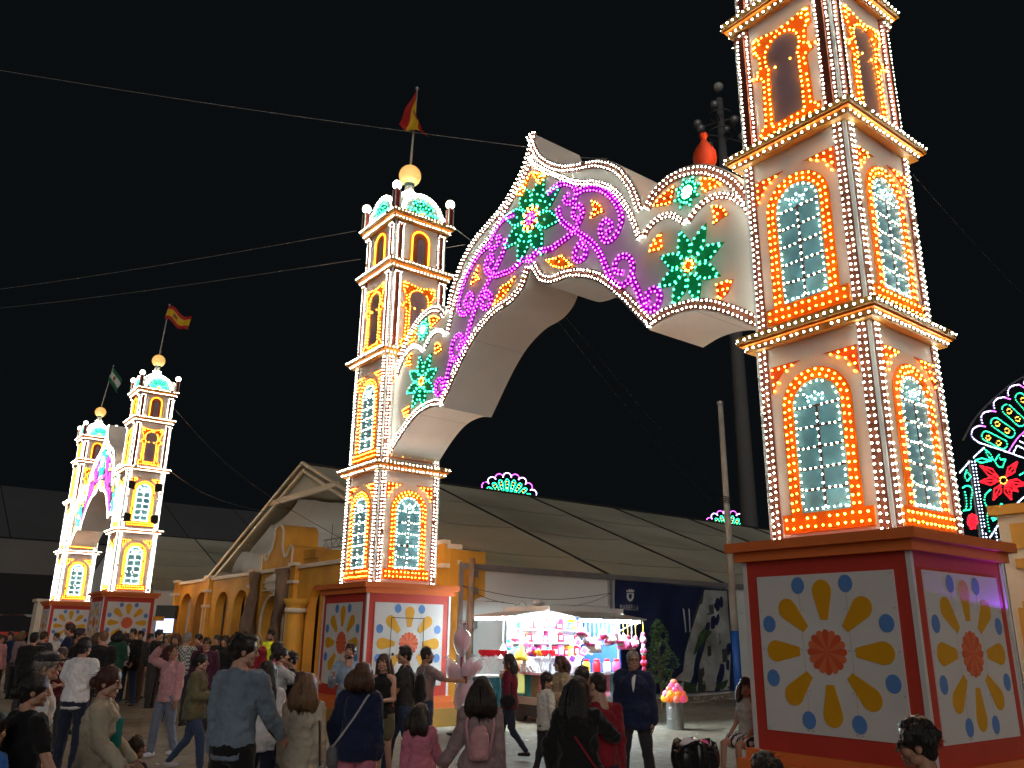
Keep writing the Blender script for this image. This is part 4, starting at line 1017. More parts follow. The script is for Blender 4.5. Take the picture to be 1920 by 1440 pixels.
# ------------------------------------------------------------------ flags over the towers
FRED = paint('flag_red', (.40, .012, .012), .7, .1, 5); FYEL = paint('flag_yellow', (.66, .40, .01), .7, .08, 5); FGRN = paint('flag_green', (.01, .12, .045), .7, .1, 5); FWHT = paint('flag_white', (.6, .6, .56), .7, .05, 5)
FEMB = paint('flag_emblem', (.26, .10, .04), .7, .3, 20)
POLE = paint('pole_grey', (.50, .49, .48), .4, .05, 4)
def flagpole(label, flabel, base, h, lean, kind, surf, stripes):
    t = thing('flagpole', label, 'flag', base)
    top = Vector((lean[0], lean[1], h))
    mb = MB(); mb.tube([(0, 0, 0), tuple(top)], [.03, .022], 8); ob('pole', mb, POLE, t, smooth=True)
    mb = MB(); mb.sphere(tuple(top), .045, 10, 8); ob('pole_knob', mb, POLE, t, smooth=True)
    d = top.normalized(); hoist0 = top - d * .06
    mb = MB(); n = 24
    vs = lambda a, c: tuple(hoist0 + Vector(surf(a, c)))
    for k, (t0, t1, mi) in enumerate(stripes):
        mb.cur = mi; mb.grid(lambda a, c: vs(a, t0 + (t1 - t0) * c), n, 6)
    f = ob('flag', mb, [FRED, FYEL] if kind == 'es' else [FGRN, FWHT], t, smooth=True, fix=False)
    f['label'] = flabel
    mb = MB()
    for sgn in (-1, 1): mb.grid(lambda a, c: tuple(Vector(vs(.28 + .16 * a, .38 + .24 * c)) + Vector((0, sgn * .012, 0))), 6, 6)
    ob('emblem', mb, FEMB, f, smooth=True, fix=False)
    return t
ES = [(0, .25, 0), (.25, .75, 1), (.75, 1, 0)]; AN = [(0, .333, 0), (.333, .666, 1), (.666, 1, 0)]
flagpole('flagpole with a limp red and yellow flag on the tower left of the arch', 'red and yellow flag hanging limp', W(-5.42, 0, 12.82), 2.26, (.06, 0), 'es',
         lambda a, c: (a * (.72 * (c - .54)) + .03 * math.sin(9 * a + 5 * c) * a, -.03 - .12 * a * (1 + math.sin(7 * c + 3 * a)), -.85 * c * (1 - .2 * a) - a * (1.12 - .35 * c)), ES)
flagpole('flagpole with a flying red and yellow flag on the far gate', 'red and yellow flag flying', W(-26.18, -.3, 13.35), 2.36, (.13, 0), 'es',
         lambda a, c: (1.12 * a - .12 * c, -.05 - .10 * math.sin(7 * a + 2 * c) * a, -.62 * c - a * .62 + .09 * math.sin(8 * a)), ES)
flagpole('flagpole with a green and white flag on the leftmost tower', 'green and white striped flag', W(-36.98, -.3, 13.3), 2.3, (.30, 0), 'an',
         lambda a, c: (.60 * a - .10 * c + .05 * math.sin(6 * c), -.05 - .10 * math.sin(6 * a + 3 * c) * a, -.80 * c - a * .72), AN)
# black floodlight boxes fixed on the far right tower's window
for c in TF.children:
    pass
M_ = face(1, WS[1])
for s_ in (-.52, .52):
    for z_ in (ZB[1] + .42, ZB[1] + 1.72):
        mb = MB(); mb.fbox(M_, s_ - .13, s_ + .13, z_ - .16, z_ + .16, .02, .12); ob('black_box', mb, BLACKM, TF)
# service door cut into the pedestal panel of the tower under the drooping flag
M_ = face(1, .9668); SEAM = paint('door_seam', (.02, .02, .025), .7)
mb = MB(); mb.fbox(M_, -.42, .34, 2.065, 2.079, .0175, .021); mb.fbox(M_, -.42, -.408, .80, 2.0645, .0175, .021); mb.fbox(M_, .328, .34, .80, 2.0645, .0175, .021)
d_ = ob('door_seam', mb, SEAM, TL)
mb = MB(); mb.fbox(M_, -.37, -.34, 1.36, 1.41, .0175, .05); ob('handle', mb, BLACKM, d_)

# ------------------------------------------------------------------ sweet stall with raised awnings
st = thing('sweet_stall', 'brightly lit trailer stall selling sweets beside the marquee wall', 'stall', W(-3.27, 2.68, 0), YAW)
SWH = paint('stall_white', (.72, .72, .72), .4, .04, 3); SGR = paint('stall_grey', (.40, .42, .43), .45, .1, 3); STEEL = paint('stall_steel', (.5, .5, .52), .3, .08, 5, metal=.7); SBL = paint('stall_blue', (.02, .09, .42), .4, .08, 3)
LED = glow('led_tube', (.80, .96, 1.0), 240)
# local: x = u+3.27 (body -1.47..0), y = v-2.68 (0..2.05)
mb = MB(); mb.box(-1.47, 0, 0, 2.05, .42, .50); mb.box(-1.40, -.06, .05, 2.0, .36, .419); ob('floor', mb, STEEL, st)
mb = MB(); mb.box(-1.52, .05, -.05, 2.10, 2.20, 2.34); ob('roof', mb, SWH, st)
mb = MB(); mb.box(-1.47, -1.43, .0, 2.05, .501, 2.199); ob('back_wall', mb, SWH, st)
mb = MB(); mb.box(-1.429, 0, 2.01, 2.05, .501, 2.199); ob('end_wall', mb, SBL, st)
mb = MB(); mb.box(-1.429, -.04, 0, .04, .501, .97); mb.box(-.035, 0, 0, 2.005, .501, .97); ob('skirt_wall', mb, SWH, st)
for x, y in ((-.035, .0), (-.035, 1.97), (-1.46, .0)):
    mb = MB(); mb.box(x - .001, x + .036, y + .001, y + .038, .972, 2.198); ob('post', mb, STEEL, st)
mb = MB(); mb.box(-1.42, .25, -.22, -.001, .975, 1.015); mb.box(.001, .25, -.0005, 2.05, .975, 1.015); ob('counter', mb, STEEL, st)
mb = MB(); mb.add([(-1.72, -.75, 2.12), (-.2, -.75, 2.12), (-.2, -.06, 2.22), (-1.72, -.06, 2.22), (-1.72, -.75, 2.15), (-.2, -.75, 2.15), (-.2, -.06, 2.25), (-1.72, -.06, 2.25)], [(0, 1, 2, 3), (4, 7, 6, 5), (0, 4, 5, 1), (1, 5, 6, 2), (2, 6, 7, 3), (3, 7, 4, 0)]); ob('awning_flap', mb, SGR, st)
mb = MB(); mb.add([(.06, -.05, 2.22), (.98, -.05, 2.08), (.98, 1.86, 2.08), (.06, 1.86, 2.22), (.06, -.05, 2.25), (.98, -.05, 2.11), (.98, 1.86, 2.11), (.06, 1.86, 2.25)], [(0, 1, 2, 3), (4, 7, 6, 5), (0, 4, 5, 1), (1, 5, 6, 2), (2, 6, 7, 3), (3, 7, 4, 0)]); ob('awning_flap', mb, SGR, st)
for y in (.12, 1.75):
    mb = MB(); mb.tube([(.02, y, 1.75), (.85, y, 2.09)], .012, 6); ob('awning_strut', mb, STEEL, st)
def led(x0, y0, x1, y1, z, n):
    for i in range(n):
        a = i / n; b = (i + .86) / n
        mb = MB(); mb.tube([(x0 + (x1 - x0) * a, y0 + (y1 - y0) * a, z), (x0 + (x1 - x0) * b, y0 + (y1 - y0) * b, z)], .026, 8); ob('led_tube', mb, LED, st, smooth=True)
led(-1.66, -.72, -.25, -.72, 2.085, 7); led(.94, .0, .94, 1.70, 2.045, 10); led(-1.3, .5, -.2, .5, 2.17, 4); led(-.3, .3, -.3, 1.9, 2.17, 5)
for z in (1.28, 1.58, 1.86):
    mb = MB(); mb.box(-1.425, -1.12, .06, 1.98, z, z + .02); ob('shelf', mb, SWH, st)
mb = MB(); mb.box(-1.0, -.97, .001, .03, .98, 2.19); ob('window_bar', mb, SGR, st)
for x in (-1.15, -.35):
    mb = MB(); mb.lathe([(.16, -.06), (.20, -.05), (.20, .05), (.16, .06)], 16); mb.v = [(x + c_, -0.0 + .16 + z_, .2 + a_) for a_, c_, z_ in mb.v]; ob('wheel', mb, BLACKM, st)
mb = MB(); mb.box(-1.35, -.15, .12, 1.9, .12, .355); ob('chassis', mb, BLACKM, st)
SKC = [paint('panel_%s' % n_, c_, .5, .35, 5) for n_, c_ in (('lime', (.45, .5, .12)), ('sky', (.15, .4, .5)), ('teal', (.05, .28, .3)), ('brown', (.25, .15, .08)), ('pinkish', (.6, .2, .3)))]
for i in range(5):
    mb = MB(); x0 = -1.42 + .275 * i; mb.box(x0, x0 + .262, -.012, -.002, .52, .955); ob('picture_panel', mb, SKC[i], st)
for i in range(6):
    mb = MB(); y0 = .02 + .335 * i; mb.box(.002, .012, y0, y0 + .32, .52, .955); ob('picture_panel', mb, SKC[(i * 2 + 1) % 5], st)
mb = MB(); mb.box(-1.30, -.55, -.225, -.221, .60, .97); sg_ = ob('price_board', mb, paint('board_lime', (.55, .6, .2), .5, .1), st)
mb = MB()
mb.tube([(-.95, -.2, 2.35), (-.8, -.1, 2.46), (-.6, -.15, 2.36)], .02, 5); mb.sphere((-.5, .1, 2.42), .12, 10, 6, (1.3, 1, .6)); ob('roof_clutter', mb, SGR, st)

PINK = paint('sweet_pink', (.72, .10, .28), .4, .2, 8); SRED = paint('sweet_red', (.62, .01, .02), .3, .1, 8); SPUR = paint('sweet_purple', (.30, .06, .50), .4, .2, 8); SYEL = paint('sweet_yellow', (.78, .5, .03), .4, .15, 8); SWHT = paint('sweet_white', (.78, .74, .74), .4, .1, 8); SCYA = paint('sweet_cyan', (.05, .45, .6), .4, .15, 8); SBRN = paint('sweet_brown', (.40, .17, .05), .5, .3, 18, .4, 60)
PAL = [PINK, SRED, SPUR, SYEL, SWHT, SCYA]; PN = ['pink', 'red', 'purple', 'yellow', 'white', 'cyan']
def SP(x, y, z): return W(-3.27 + x, 2.68 + y, z)
rn = random.Random(11)
SHN = ['lowest', 'middle', 'top']
ORD = ['first', 'second', 'third', 'fourth', 'fifth', 'sixth', 'seventh', 'eighth', 'ninth', 'tenth', 'eleventh', 'twelfth', 'thirteenth', 'fourteenth', 'fifteenth']
for si, z in enumerate((1.3, 1.6, 1.88)):
    y = .12; k = 0
    while y < 1.9:
        w = rn.uniform(.09, .17); h = rn.uniform(.13, .24); ci = rn.choice([0, 0, 1, 1, 2, 3, 4, 5])
        mb = MB(); mb.box(-.08, .08, -w / 2, w / 2, 0, h); mb.cur = 1; mb.box(.081, .086, -w * .36, w * .36, h * .25, h * .7)
        o = ob('sweet_box', mb, [PAL[ci], SWHT if ci != 4 else PINK], None, SP(-1.22, y + w / 2, z + .021), YAW)
        k += 1
        tag(o, '%s sweet box, %s from the left corner on the %s stall shelf' % (PN[ci], ORD[k - 1], SHN[si]), 'box', 'boxes on the stall shelves'); y += w + .035
def bag(label, P, drop, mat_, shape, group='bags hanging from the stall awning'):
    t = thing('hanging_bag', label, 'bag', P, rn.random() * 6, group)
    mb = MB(); mb.tube([(0, 0, 0), (0.005, 0, -drop)], .006, 5); ob('string', mb, SYEL if rn.random() < .4 else SWHT, t)
    mb = MB()
    if shape == 'round': mb.lathe([(.012, .0), (.03, -.03), (.085, -.09), (.10, -.15), (.075, -.21), (.02, -.24)], 12, (0, 0, -drop))
    elif shape == 'cone': mb.lathe([(.012, 0), (.05, -.06), (.12, -.22), (.15, -.30), (.10, -.33)], 12, (0, 0, -drop))
    else: mb.lathe([(.01, 0), (.04, -.02), (.05, -.07), (.035, -.09), (.06, -.12), (.07, -.18), (.05, -.23), (.01, -.25)], 12, (0, 0, -drop))
    mb.v = [(x * (1 + .25 * mnoise.noise(Vector((x * 20, y * 20, z * 14)))), y * (1 + .25 * mnoise.noise(Vector((y * 20, x * 20, z * 14 + 5)))), z) for x, y, z in mb.v]
    b_ = ob('bag', mb, mat_, t, smooth=True)
    mb = MB(); mb.lathe([(.088, -.10), (.106, -.13), (.106, -.155), (.09, -.185)] if shape == 'round' else [(.05, -.10), (.075, -.15), (.075, -.17), (.055, -.21)], 12, (0, 0, -drop)); ob('printed_band', mb, PINK if mat_ is not PINK else SWHT, b_, smooth=True)
ORD = ['first', 'second', 'third', 'fourth', 'fifth', 'sixth', 'seventh', 'eighth', 'ninth', 'tenth', 'eleventh', 'twelfth', 'thirteenth', 'fourteenth']
for i in range(14):
    y = .08 + .118 * i; m_ = [SWHT, PINK, SWHT, SWHT, PINK, SRED][i % 6]; sh = ['round', 'toy', 'round', 'cone', 'toy', 'round', 'toy'][i % 7]
    bag('%s hanging %s %s from the left along the right awning of the stall' % (ORD[i], {SWHT: 'white', PINK: 'pink', SRED: 'red'}[m_], {'round': 'net bag', 'cone': 'cone bag', 'toy': 'toy'}[sh]), SP(.88, y, 2.06), .10 + .24 * rn.random() + (.12 if i in (6, 12, 13) else 0), m_, sh)
for i in range(5):
    bag('%s toy strung low on the corner cord by the old man in glasses' % ORD[i], SP(.92, 1.80, 2.05), .2 + .23 * i, [PINK, SWHT, SRED, PINK, SWHT][i], 'toy', 'toys strung on the stall corner')
for i in range(6):
    bag('%s ribboned bag hanging inside the left opening of the stall' % ORD[i], SP(-1.2 + .2 * i, -.3, 2.08), .22 + .3 * rn.random(), [SWHT, SCYA, PINK, SYEL, SWHT, SPUR][i], ['cone', 'toy', 'round'][i % 3], 'bags in the left opening')
def lolly(label, P, tilt, group, col=SRED):
    t = thing('heart_lollipop', label, 'lollipop', P, rn.random() * .6, group)
    tip = Vector((tilt[0], tilt[1], .34))
    mb = MB(); mb.tube([(0, 0, 0), tuple(tip)], .008, 5); ob('stick', mb, SWHT, t)
    hp = []
    for i in range(18):
        a = 2 * math.pi * i / 18; hp.append((.0048 * 16 * math.sin(a) ** 3, .0048 * (13 * math.cos(a) - 5 * math.cos(2 * a) - 2 * math.cos(3 * a) - math.cos(4 * a)) + .05))
    mb = MB(); mb.prism(hp, -.016, .016, lambda s, z, n: (tip.x + s, tip.y + n, tip.z + z)); ob('heart', mb, col, t)
for i in range(11):
    lolly('red heart lollipop, %s of the bunch by the pink candyfloss pole' % ORD[i], tuple(Vector(W(-3.25, 1.05, 1.02)) + Vector((.06 * (i % 4), .05 * (i // 4), 0))), (rn.uniform(-.22, .22), rn.uniform(-.1, .1)), 'heart lollipops left of the stall', SRED if i % 4 else PINK)
for i in range(9):
    lolly('red heart lollipop, %s of the row on the stall counter corner' % ORD[i], SP(.06 + .02 * i - .2, -.16 + .03 * (i % 3), 1.02), (rn.uniform(-.2, .2), rn.uniform(-.1, .1)), 'heart lollipops on the counter', SRED if i % 3 else SYEL)
# side table for candy with its blue cloth, bag of popcorn and sack of nuts
t = thing('candy_table', 'small blue draped table left of the stall', 'table', W(-3.25, 1.05, 0), YAW)
mb = MB(); mb.box(-.35, .35, -.3, .3, .97, 1.0); ob('table_top', mb, SWH, t)
mb = MB(); mb.grid(lambda a, c: ((.36 + .02 * math.sin(a * 60)) * math.cos(2 * math.pi * a), (.32 + .02 * math.sin(a * 60)) * math.sin(2 * math.pi * a), .25 + .72 * c), 60, 4); ob('table_cloth', mb, paint('cloth_dark_teal', (.03, .16, .2), .8, .5, 9), t, smooth=True, fix=False)
for sx in (-.3, .3):
    for sy in (-.25, .25):
        mb = MB(); mb.tube([(sx, sy, 0), (sx, sy, .97)], .015, 6); ob('leg', mb, STEEL, t)
def heap(label, P, r_, h, mat_, n, nm, gr):
    t = thing(nm, label, gr, P, 0)
    mb = MB(); mb.lathe([(r_, 0), (r_ * 1.05, h * .3), (r_ * .9, h * .6), (r_ * .45, h * .92), (.01, h)], 16); ob('core', mb, mat_, t, smooth=True)
    mb = MB(); q = random.Random(n)
    for i in range(n):
        a = q.uniform(0, 6.28); zz = q.uniform(.02, 1); rr = r_ * (1.02 if zz < .4 else 1.02 * math.cos((zz - .4) / .62 * 1.5)); mb.sphere((rr * math.cos(a), rr * math.sin(a), zz * h), q.uniform(.018, .034), 6, 4)
    o = ob('pieces', mb, mat_, t); o['kind'] = 'stuff'
heap('heap of brown candied nuts on the stall counter', SP(-1.0, -.11, 1.016), .23, .34, SBRN, 90, 'nut_heap', 'sweets')
heap('heap of white popcorn beside the nuts on the stall counter', SP(-.55, -.11, 1.016), .17, .26, SWHT, 70, 'popcorn_heap', 'sweets')
for i, (x, y, c_) in enumerate(((.12, .35, 0), (.12, .62, 4), (.12, .9, 3), (.12, 1.2, 1), (.12, 1.5, 4), (.12, 1.78, 0))):
    t = thing('sweet_jar', '%s jar of sweets, %s along the right counter of the stall' % (PN[c_], ORD[i]), 'jar', SP(x, y, 1.016), 0, 'jars on the right counter')
    mb = MB(); mb.lathe([(.07, 0), (.085, .03), (.085, .19), (.06, .22)], 14); ob('jar', mb, PAL[c_], t, smooth=True)
    mb = MB(); mb.lathe([(.065, .222), (.065, .26), (.05, .27)], 14); ob('lid', mb, SRED, t)
# menu cards pinned on a board
for i in range(7):
    mb = MB(); mb.box(-.07, .07, -.004, .004, -.07, .07); mb.cur = 1; mb.box(-.05, .05, -.008, -.0045, -.05, .05)
    o = ob('square_card', mb, [SWHT, PAL[(i * 2 + 2) % 6]], None, SP(.30, .35 + .17 * (i % 4), 1.30 + .2 * (i // 2) * .8), YAW + .8)
    o.rotation_euler[1] = .5
    tag(o, 'tilted %s centred card hanging over the stall counter, %s from the corner' % (PN[(i * 2 + 2) % 6], ORD[i]), 'card', 'cards over the counter')

# candyfloss pole
cp = W(-2.95, .25, 0)
t = thing('candyfloss_pole', 'dark red pole carrying pink candyfloss bags', 'pole', cp)
mb = MB(); mb.tube([(-.02, 0, 0), (.05, 0, 1.95)], .035, 8); ob('pole', mb, paint('pole_red', (.20, .02, .03), .5, .1, 5), t, smooth=True)
mb = MB(); mb.lathe([(.22, 0), (.22, .04), (.05, .07)], 16); ob('base', mb, BLACKM, t)
FLOSS = paint('candyfloss', (.68, .20, .27), .95, .15, 9, .5, 40); PLAST = glass('clear_bag', (.8, .78, .85), .36)
for i, (px, py, s_, nm) in enumerate(((866, 1200, 1.15, 'topmost, above the pole'), (851, 1258, 1.0, 'left of the pole'), (878, 1258, 1.0, 'right of the pole'), (870, 1300, 1.2, 'lowest, right of the pole'), (893, 1252, .7, 'small and farthest right'))):
    P = at_y(px, py, cp.y - .05 - .02 * i); s2 = s_ * .13
    t = thing('candyfloss_bag', 'bag of pink candyfloss, %s' % nm, 'candyfloss', P, 0, 'candyfloss bags on the red pole')
    t.rotation_euler[1] = (.0, -.5, .3, .45, .6)[i]
    mb = MB(); mb.sphere((0, 0, 0), s2, 22, 16, (.8, .8, 1.15)); mb.v = [(x * (1 + .6 * mnoise.noise(Vector((x * 13, y * 13, z * 13 + i)))), y * (1 + .6 * mnoise.noise(Vector((y * 13, z * 13, x * 13)))), z * (1 + .3 * mnoise.noise(Vector((z * 11, x * 11 + i, y * 11))))) for x, y, z in mb.v]; ob('floss', mb, FLOSS, t, smooth=True)
    mb = MB(); mb.lathe([(.02, -2.0 * s2), (s2 * .7, -1.45 * s2), (s2 * 1.12, -.4 * s2), (s2 * 1.1, .6 * s2), (s2 * .5, 1.5 * s2), (.05, 1.75 * s2), (.012, 1.9 * s2), (.07, 2.3 * s2)], 14); ob('clear_bag', mb, PLAST, t, smooth=True)

# bin holding glowing balls
bp0 = on_z(1267, 1367)
t = thing('metal_bin', 'galvanised metal drum standing on the concrete by the old man', 'bin', bp0)
GALV = paint('galvanised', (.42, .45, .46), .35, .18, 5, .1, 20, metal=.75)
mb = MB(); mb.lathe([(.165, 0), (.17, .01), (.17, .18), (.175, .19), (.17, .20), (.17, .38), (.175, .39), (.17, .40), (.172, .52), (.18, .53), (.15, .535)], 24); ob('drum', mb, GALV, t, smooth=False)
BALLC = [('orange', (1, .22, .03)), ('pink', (1, .12, .30)), ('yellow', (1, .60, .05)), ('coral', (1, .22, .14)), ('rose', (.95, .25, .45))]
k = 0
for ring_, (zz, rr, n) in enumerate(((.57, .20, 8), (.655, .165, 7), (.735, .11, 5), (.80, .055, 3), (.865, 0, 1))):
    for j in range(n):
        a = 2 * math.pi * j / n + ring_ * .5; nm, c_ = BALLC[(k * 3 + ring_) % 5]; k += 1
        mb = MB(); mb.sphere((0, 0, 0), .075, 12, 8)
        o = ob('glow_ball', mb, glow('ball_' + nm, c_, .22), None, tuple(bp0 + Vector((rr * math.cos(a), rr * math.sin(a), zz))), smooth=True)
        side = ['right', 'back right', 'back', 'back left', 'left', 'front left', 'front', 'front right'][int(((a % 6.283) / 6.283 * 8) + .5) % 8]
        tag(o, 'glowing %s ball in the %s tier of the drum, facing %s' % (nm, ['bottom', 'second', 'third', 'fourth', 'top'][ring_], side), 'ball', 'glowing balls heaped on the drum')

# wire litter bin with a black bag
tb = on_z(1303, 1402, .80); tb.z = 0
t = thing('litter_bin', 'black slatted litter bin overflowing with a black bag', 'bin', tb)
for i in range(22):
    a = 2 * math.pi * i / 22; mb = MB(); mb.tube([(.155 * math.cos(a), .155 * math.sin(a), .05), (.178 * math.cos(a), .178 * math.sin(a), .78)], .014, 4); ob('slat', mb, BLACKM, t)
mb = MB()
for z in (.06, .45, .78): mb.tube([((.156 + .03 * z) * math.cos(a), (.156 + .03 * z) * math.sin(a), z) for a in [.3 * i for i in range(22)]], .012, 5)
ob('hoop', mb, BLACKM, t)
mb = MB(); mb.grid(lambda a, c: ((.15 + .045 * math.sin(c * 3.1) + .016 * math.sin(a * 50 + c * 3)) * math.cos(2 * math.pi * a), (.15 + .045 * math.sin(c * 3.1) + .016 * math.sin(a * 44)) * math.sin(2 * math.pi * a), .55 + .33 * c - (.12 if c > .9 else 0) + .03 * math.sin(a * 19) * c), 48, 10)
ob('bin_bag', mb, paint('black_bag', (.012, .012, .014), .22, .2, 8), t, smooth=True, fix=False)
for i, (x, y, z, c_, nm) in enumerate(((-.06, 0, .83, SWHT, 'crumpled white paper cup'), (.06, -.06, .83, PINK, 'pink drinks carton'), (.0, .08, .84, STEEL, 'crushed grey can'))):
    mb = MB(); mb.sphere((0, 0, 0), .055, 8, 6, (1.3, .8, .8)); mb.v = [(a + .02 * mnoise.noise(Vector((a * 30 + i, b * 30, c * 30))), b, c + .02 * mnoise.noise(Vector((b * 30, c * 30 + i, a * 30)))) for a, b, c in mb.v]
    o = ob('litter', mb, c_, None, tuple(tb + Vector((x, y, z))), i); tag(o, nm + ' lying on top of the litter bin', 'litter')

# shrub in front of the banner
LEAFM = paint('shrub_leaf', (.06, .12, .045), .55, .5, 9, 0)
sb = on_z(1240, 1324, .1)
t = thing('shrub', 'small leafy tree standing in front of the blue banner', 'tree', (sb.x, sb.y, 0))
rn = random.Random(5); mb = MB(); br = []
mb.tube([(0, 0, 0), (.03, 0, .5), (-.02, .02, 1.0), (.02, 0, 1.7)], [.05, .04, .03, .015], 7)
for i in range(9):
    z = .45 + .13 * i; a = i * 2.4; e = (.30 * math.cos(a), .26 * math.sin(a), z + .35); mb.tube([(0, 0, z), (e[0] * .5, e[1] * .5, z + .2), e], [.018, .012, .005], 5); br.append(e)
ob('trunk', mb, TRUNK, t)
mb = MB()
for i in range(2600):
    zc = rn.uniform(.55, 2.2); wr = (.40 if zc < 1.5 else .40 * (2.3 - zc) / .8) * (1 + .3 * math.sin(zc * 7)); a = rn.uniform(0, 6.28); rr = wr * math.sqrt(rn.random())
    c = Vector((rr * math.cos(a), rr * math.sin(a), zc))
    if mnoise.noise(c * 5) < -.12: continue
    d = Vector((rn.gauss(0, 1), rn.gauss(0, 1), rn.gauss(0, .6))).normalized(); s_ = d.cross(Vector((rn.gauss(0, 1), rn.gauss(0, 1), rn.gauss(0, 1)))).normalized(); l = rn.uniform(.03, .06)
    mb.add([c - d * l, c + s_ * l * .4, c + d * l, c - s_ * l * .4], [(0, 1, 2, 3)])
ob('crown', mb, LEAFM, t, fix=False)['kind'] = 'stuff'

# television under the left tent edge and the dark loudspeaker above it
sv = at_y(308, 1173, 33)
t = thing('wall_screen', 'lit bluish television screen beside the orange facade', 'screen', sv, 0)
mb = MB(); mb.box(-.36, .36, .03, .09, -.29, .29); ob('bezel', mb, BLACKM, t)
mb = MB(); mb.box(-.33, .33, .015, .029, -.26, .26); ob('picture', mb, glow('screen_glow', (.55, .62, 1.0), 1.3), t)
mb = MB()
mb.tube([(-.3, .012, -.2), (-.05, .012, .1), (.1, .012, .02), (.3, .012, .2)], .006, 4); mb.tube([(-.1, .012, -.24), (.02, .012, .06)], .005, 4); ob('picture_detail', mb, BLACKM, t)
mb = MB(); mb.tube([(0, .12, -1.75), (0, .12, 0)], .04, 6); ob('stand', mb, BLACKM, t)
so = at_y(310, 1148, 33.4)
mb = MB(); mb.box(-.38, .38, 0, .3, -.24, .26); tag(ob('dark_case', mb, paint('case_grey', (.06, .065, .06), .7), None, so), 'dark grey case mounted above the lit television', 'case')
mb = MB(); mb.box(-.2, .2, 0, .05, -.08, .08); tag(ob('small_sign', mb, ORC, None, at_y(297, 1160, 32.8)), 'small orange sign left of the television', 'sign')
# far left kiosk and wall beyond the leftmost tower
k_ = at_y(14, 1190, 52)
t = thing('white_kiosk', 'low white topped kiosk at the far left edge', 'kiosk', (k_.x, k_.y, .45))
mb = MB(); mb.grid(lambda a, c: (-2.2 + 3.2 * a, 2 * c, 1.4 + .9 * math.sin(math.pi * (.12 + .5 * min(1, a * 4) if a < .8 else .12 + .5 - (a - .8) * 1.6))), 12, 4); ob('canopy', mb, WALLF, t, smooth=True, fix=False)
mb = MB(); mb.box(-2.2, 1.0, 0, 2, 1.0, 1.25); ob('red_band', mb, PEDRED, t)
mb = MB(); mb.box(-2.1, .9, .1, 1.9, 0, .999); ob('counter', mb, DARKF, t)
k_ = at_y(64, 1150, 50)
t = thing('pale_wall', 'pale rendered wall end beside the leftmost tower', 'wall', (k_.x, k_.y, .45), YAW)
mb = MB(); mb.box(-.6, .6, 0, 4, 0, 2.95); ob('wall', mb, TRIM, t)
mb = MB(); mb.box(-.7, .7, -.1, 4.1, 2.951, 3.1); ob('coping', mb, TRIM, t)

# ------------------------------------------------------------------ people
def cap(mb, p0, p1, r0, r1, seg=12, flat=1.0):
    p0 = Vector(p0); p1 = Vector(p1); d = p1 - p0; L_ = d.length
    if L_ < 1e-5: d = Vector((0, 0, 1)); L_ = 1e-5
    d.normalize(); rings = []; 
    for a in (-80, -45): rings.append((p0 + d * r0 * math.sin(R(a)), r0 * math.cos(R(a))))
    for i in range(4): q = i / 3; rings.append((p0.lerp(p1, q), r0 + (r1 - r0) * q))
    for a in (45, 80): rings.append((p1 + d * r1 * math.sin(R(a)), r1 * math.cos(R(a))))
    up = Vector((0, 1, 0)) if abs(d.y) < .9 else Vector((1, 0, 0))
    a_ = d.cross(up).normalized(); b_ = a_.cross(d).normalized(); vs = []
    for c, r_ in rings: vs += [c + a_ * math.cos(t) * r_ + b_ * math.sin(t) * r_ * flat for t in [2 * math.pi * j / seg for j in range(seg)]]
    n = len(rings)
    fs = [(i * seg + j, i * seg + (j + 1) % seg, (i + 1) * seg + (j + 1) % seg, (i + 1) * seg + j) for i in range(n - 1) for j in range(seg)]
    fs += [tuple(range(seg - 1, -1, -1)), tuple(range((n - 1) * seg, n * seg))]
    mb.add(vs, fs)
def ell(mb, c, r, seg=16, rings=12): mb.sphere(c, 1.0, seg, rings, r)
def loft(mb, rings, seg=24):    # rings: (centre, rx, ry)
    vs = []
    for c, rx, ry in rings: vs += [(c[0] + rx * math.cos(t), c[1] + ry * math.sin(t), c[2]) for t in [2 * math.pi * j / seg for j in range(seg)]]
    n = len(rings)
    fs = [(i * seg + j, i * seg + (j + 1) % seg, (i + 1) * seg + (j + 1) % seg, (i + 1) * seg + j) for i in range(n - 1) for j in range(seg)]
    fs += [tuple(range(seg - 1, -1, -1)), tuple(range((n - 1) * seg, n * seg))]
    mb.add(vs, fs)
def remesh_now(mb, vox, smooth_it=2, ratio=None):
    me = mb.mesh('tmp', [], True, 1.0); o = bpy.data.objects.new('tmp', me); COL.objects.link(o)
    m_ = o.modifiers.new('r', 'REMESH'); m_.mode = 'VOXEL'; m_.voxel_size = vox; m_.use_smooth_shade = True
    s_ = o.modifiers.new('s', 'SMOOTH'); s_.iterations = smooth_it; s_.factor = .5
    if ratio: d_ = o.modifiers.new('d', 'DECIMATE'); d_.ratio = ratio
    dg = bpy.context.evaluated_depsgraph_get(); out = bpy.data.meshes.new_from_object(o.evaluated_get(dg))
    V_ = np.zeros(len(out.vertices) * 3); out.vertices.foreach_get('co', V_)
    F_ = [tuple(p.vertices) for p in out.polygons]
    bpy.data.objects.remove(o); bpy.data.meshes.remove(me); bpy.data.meshes.remove(out)
    return V_.reshape(-1, 3), F_
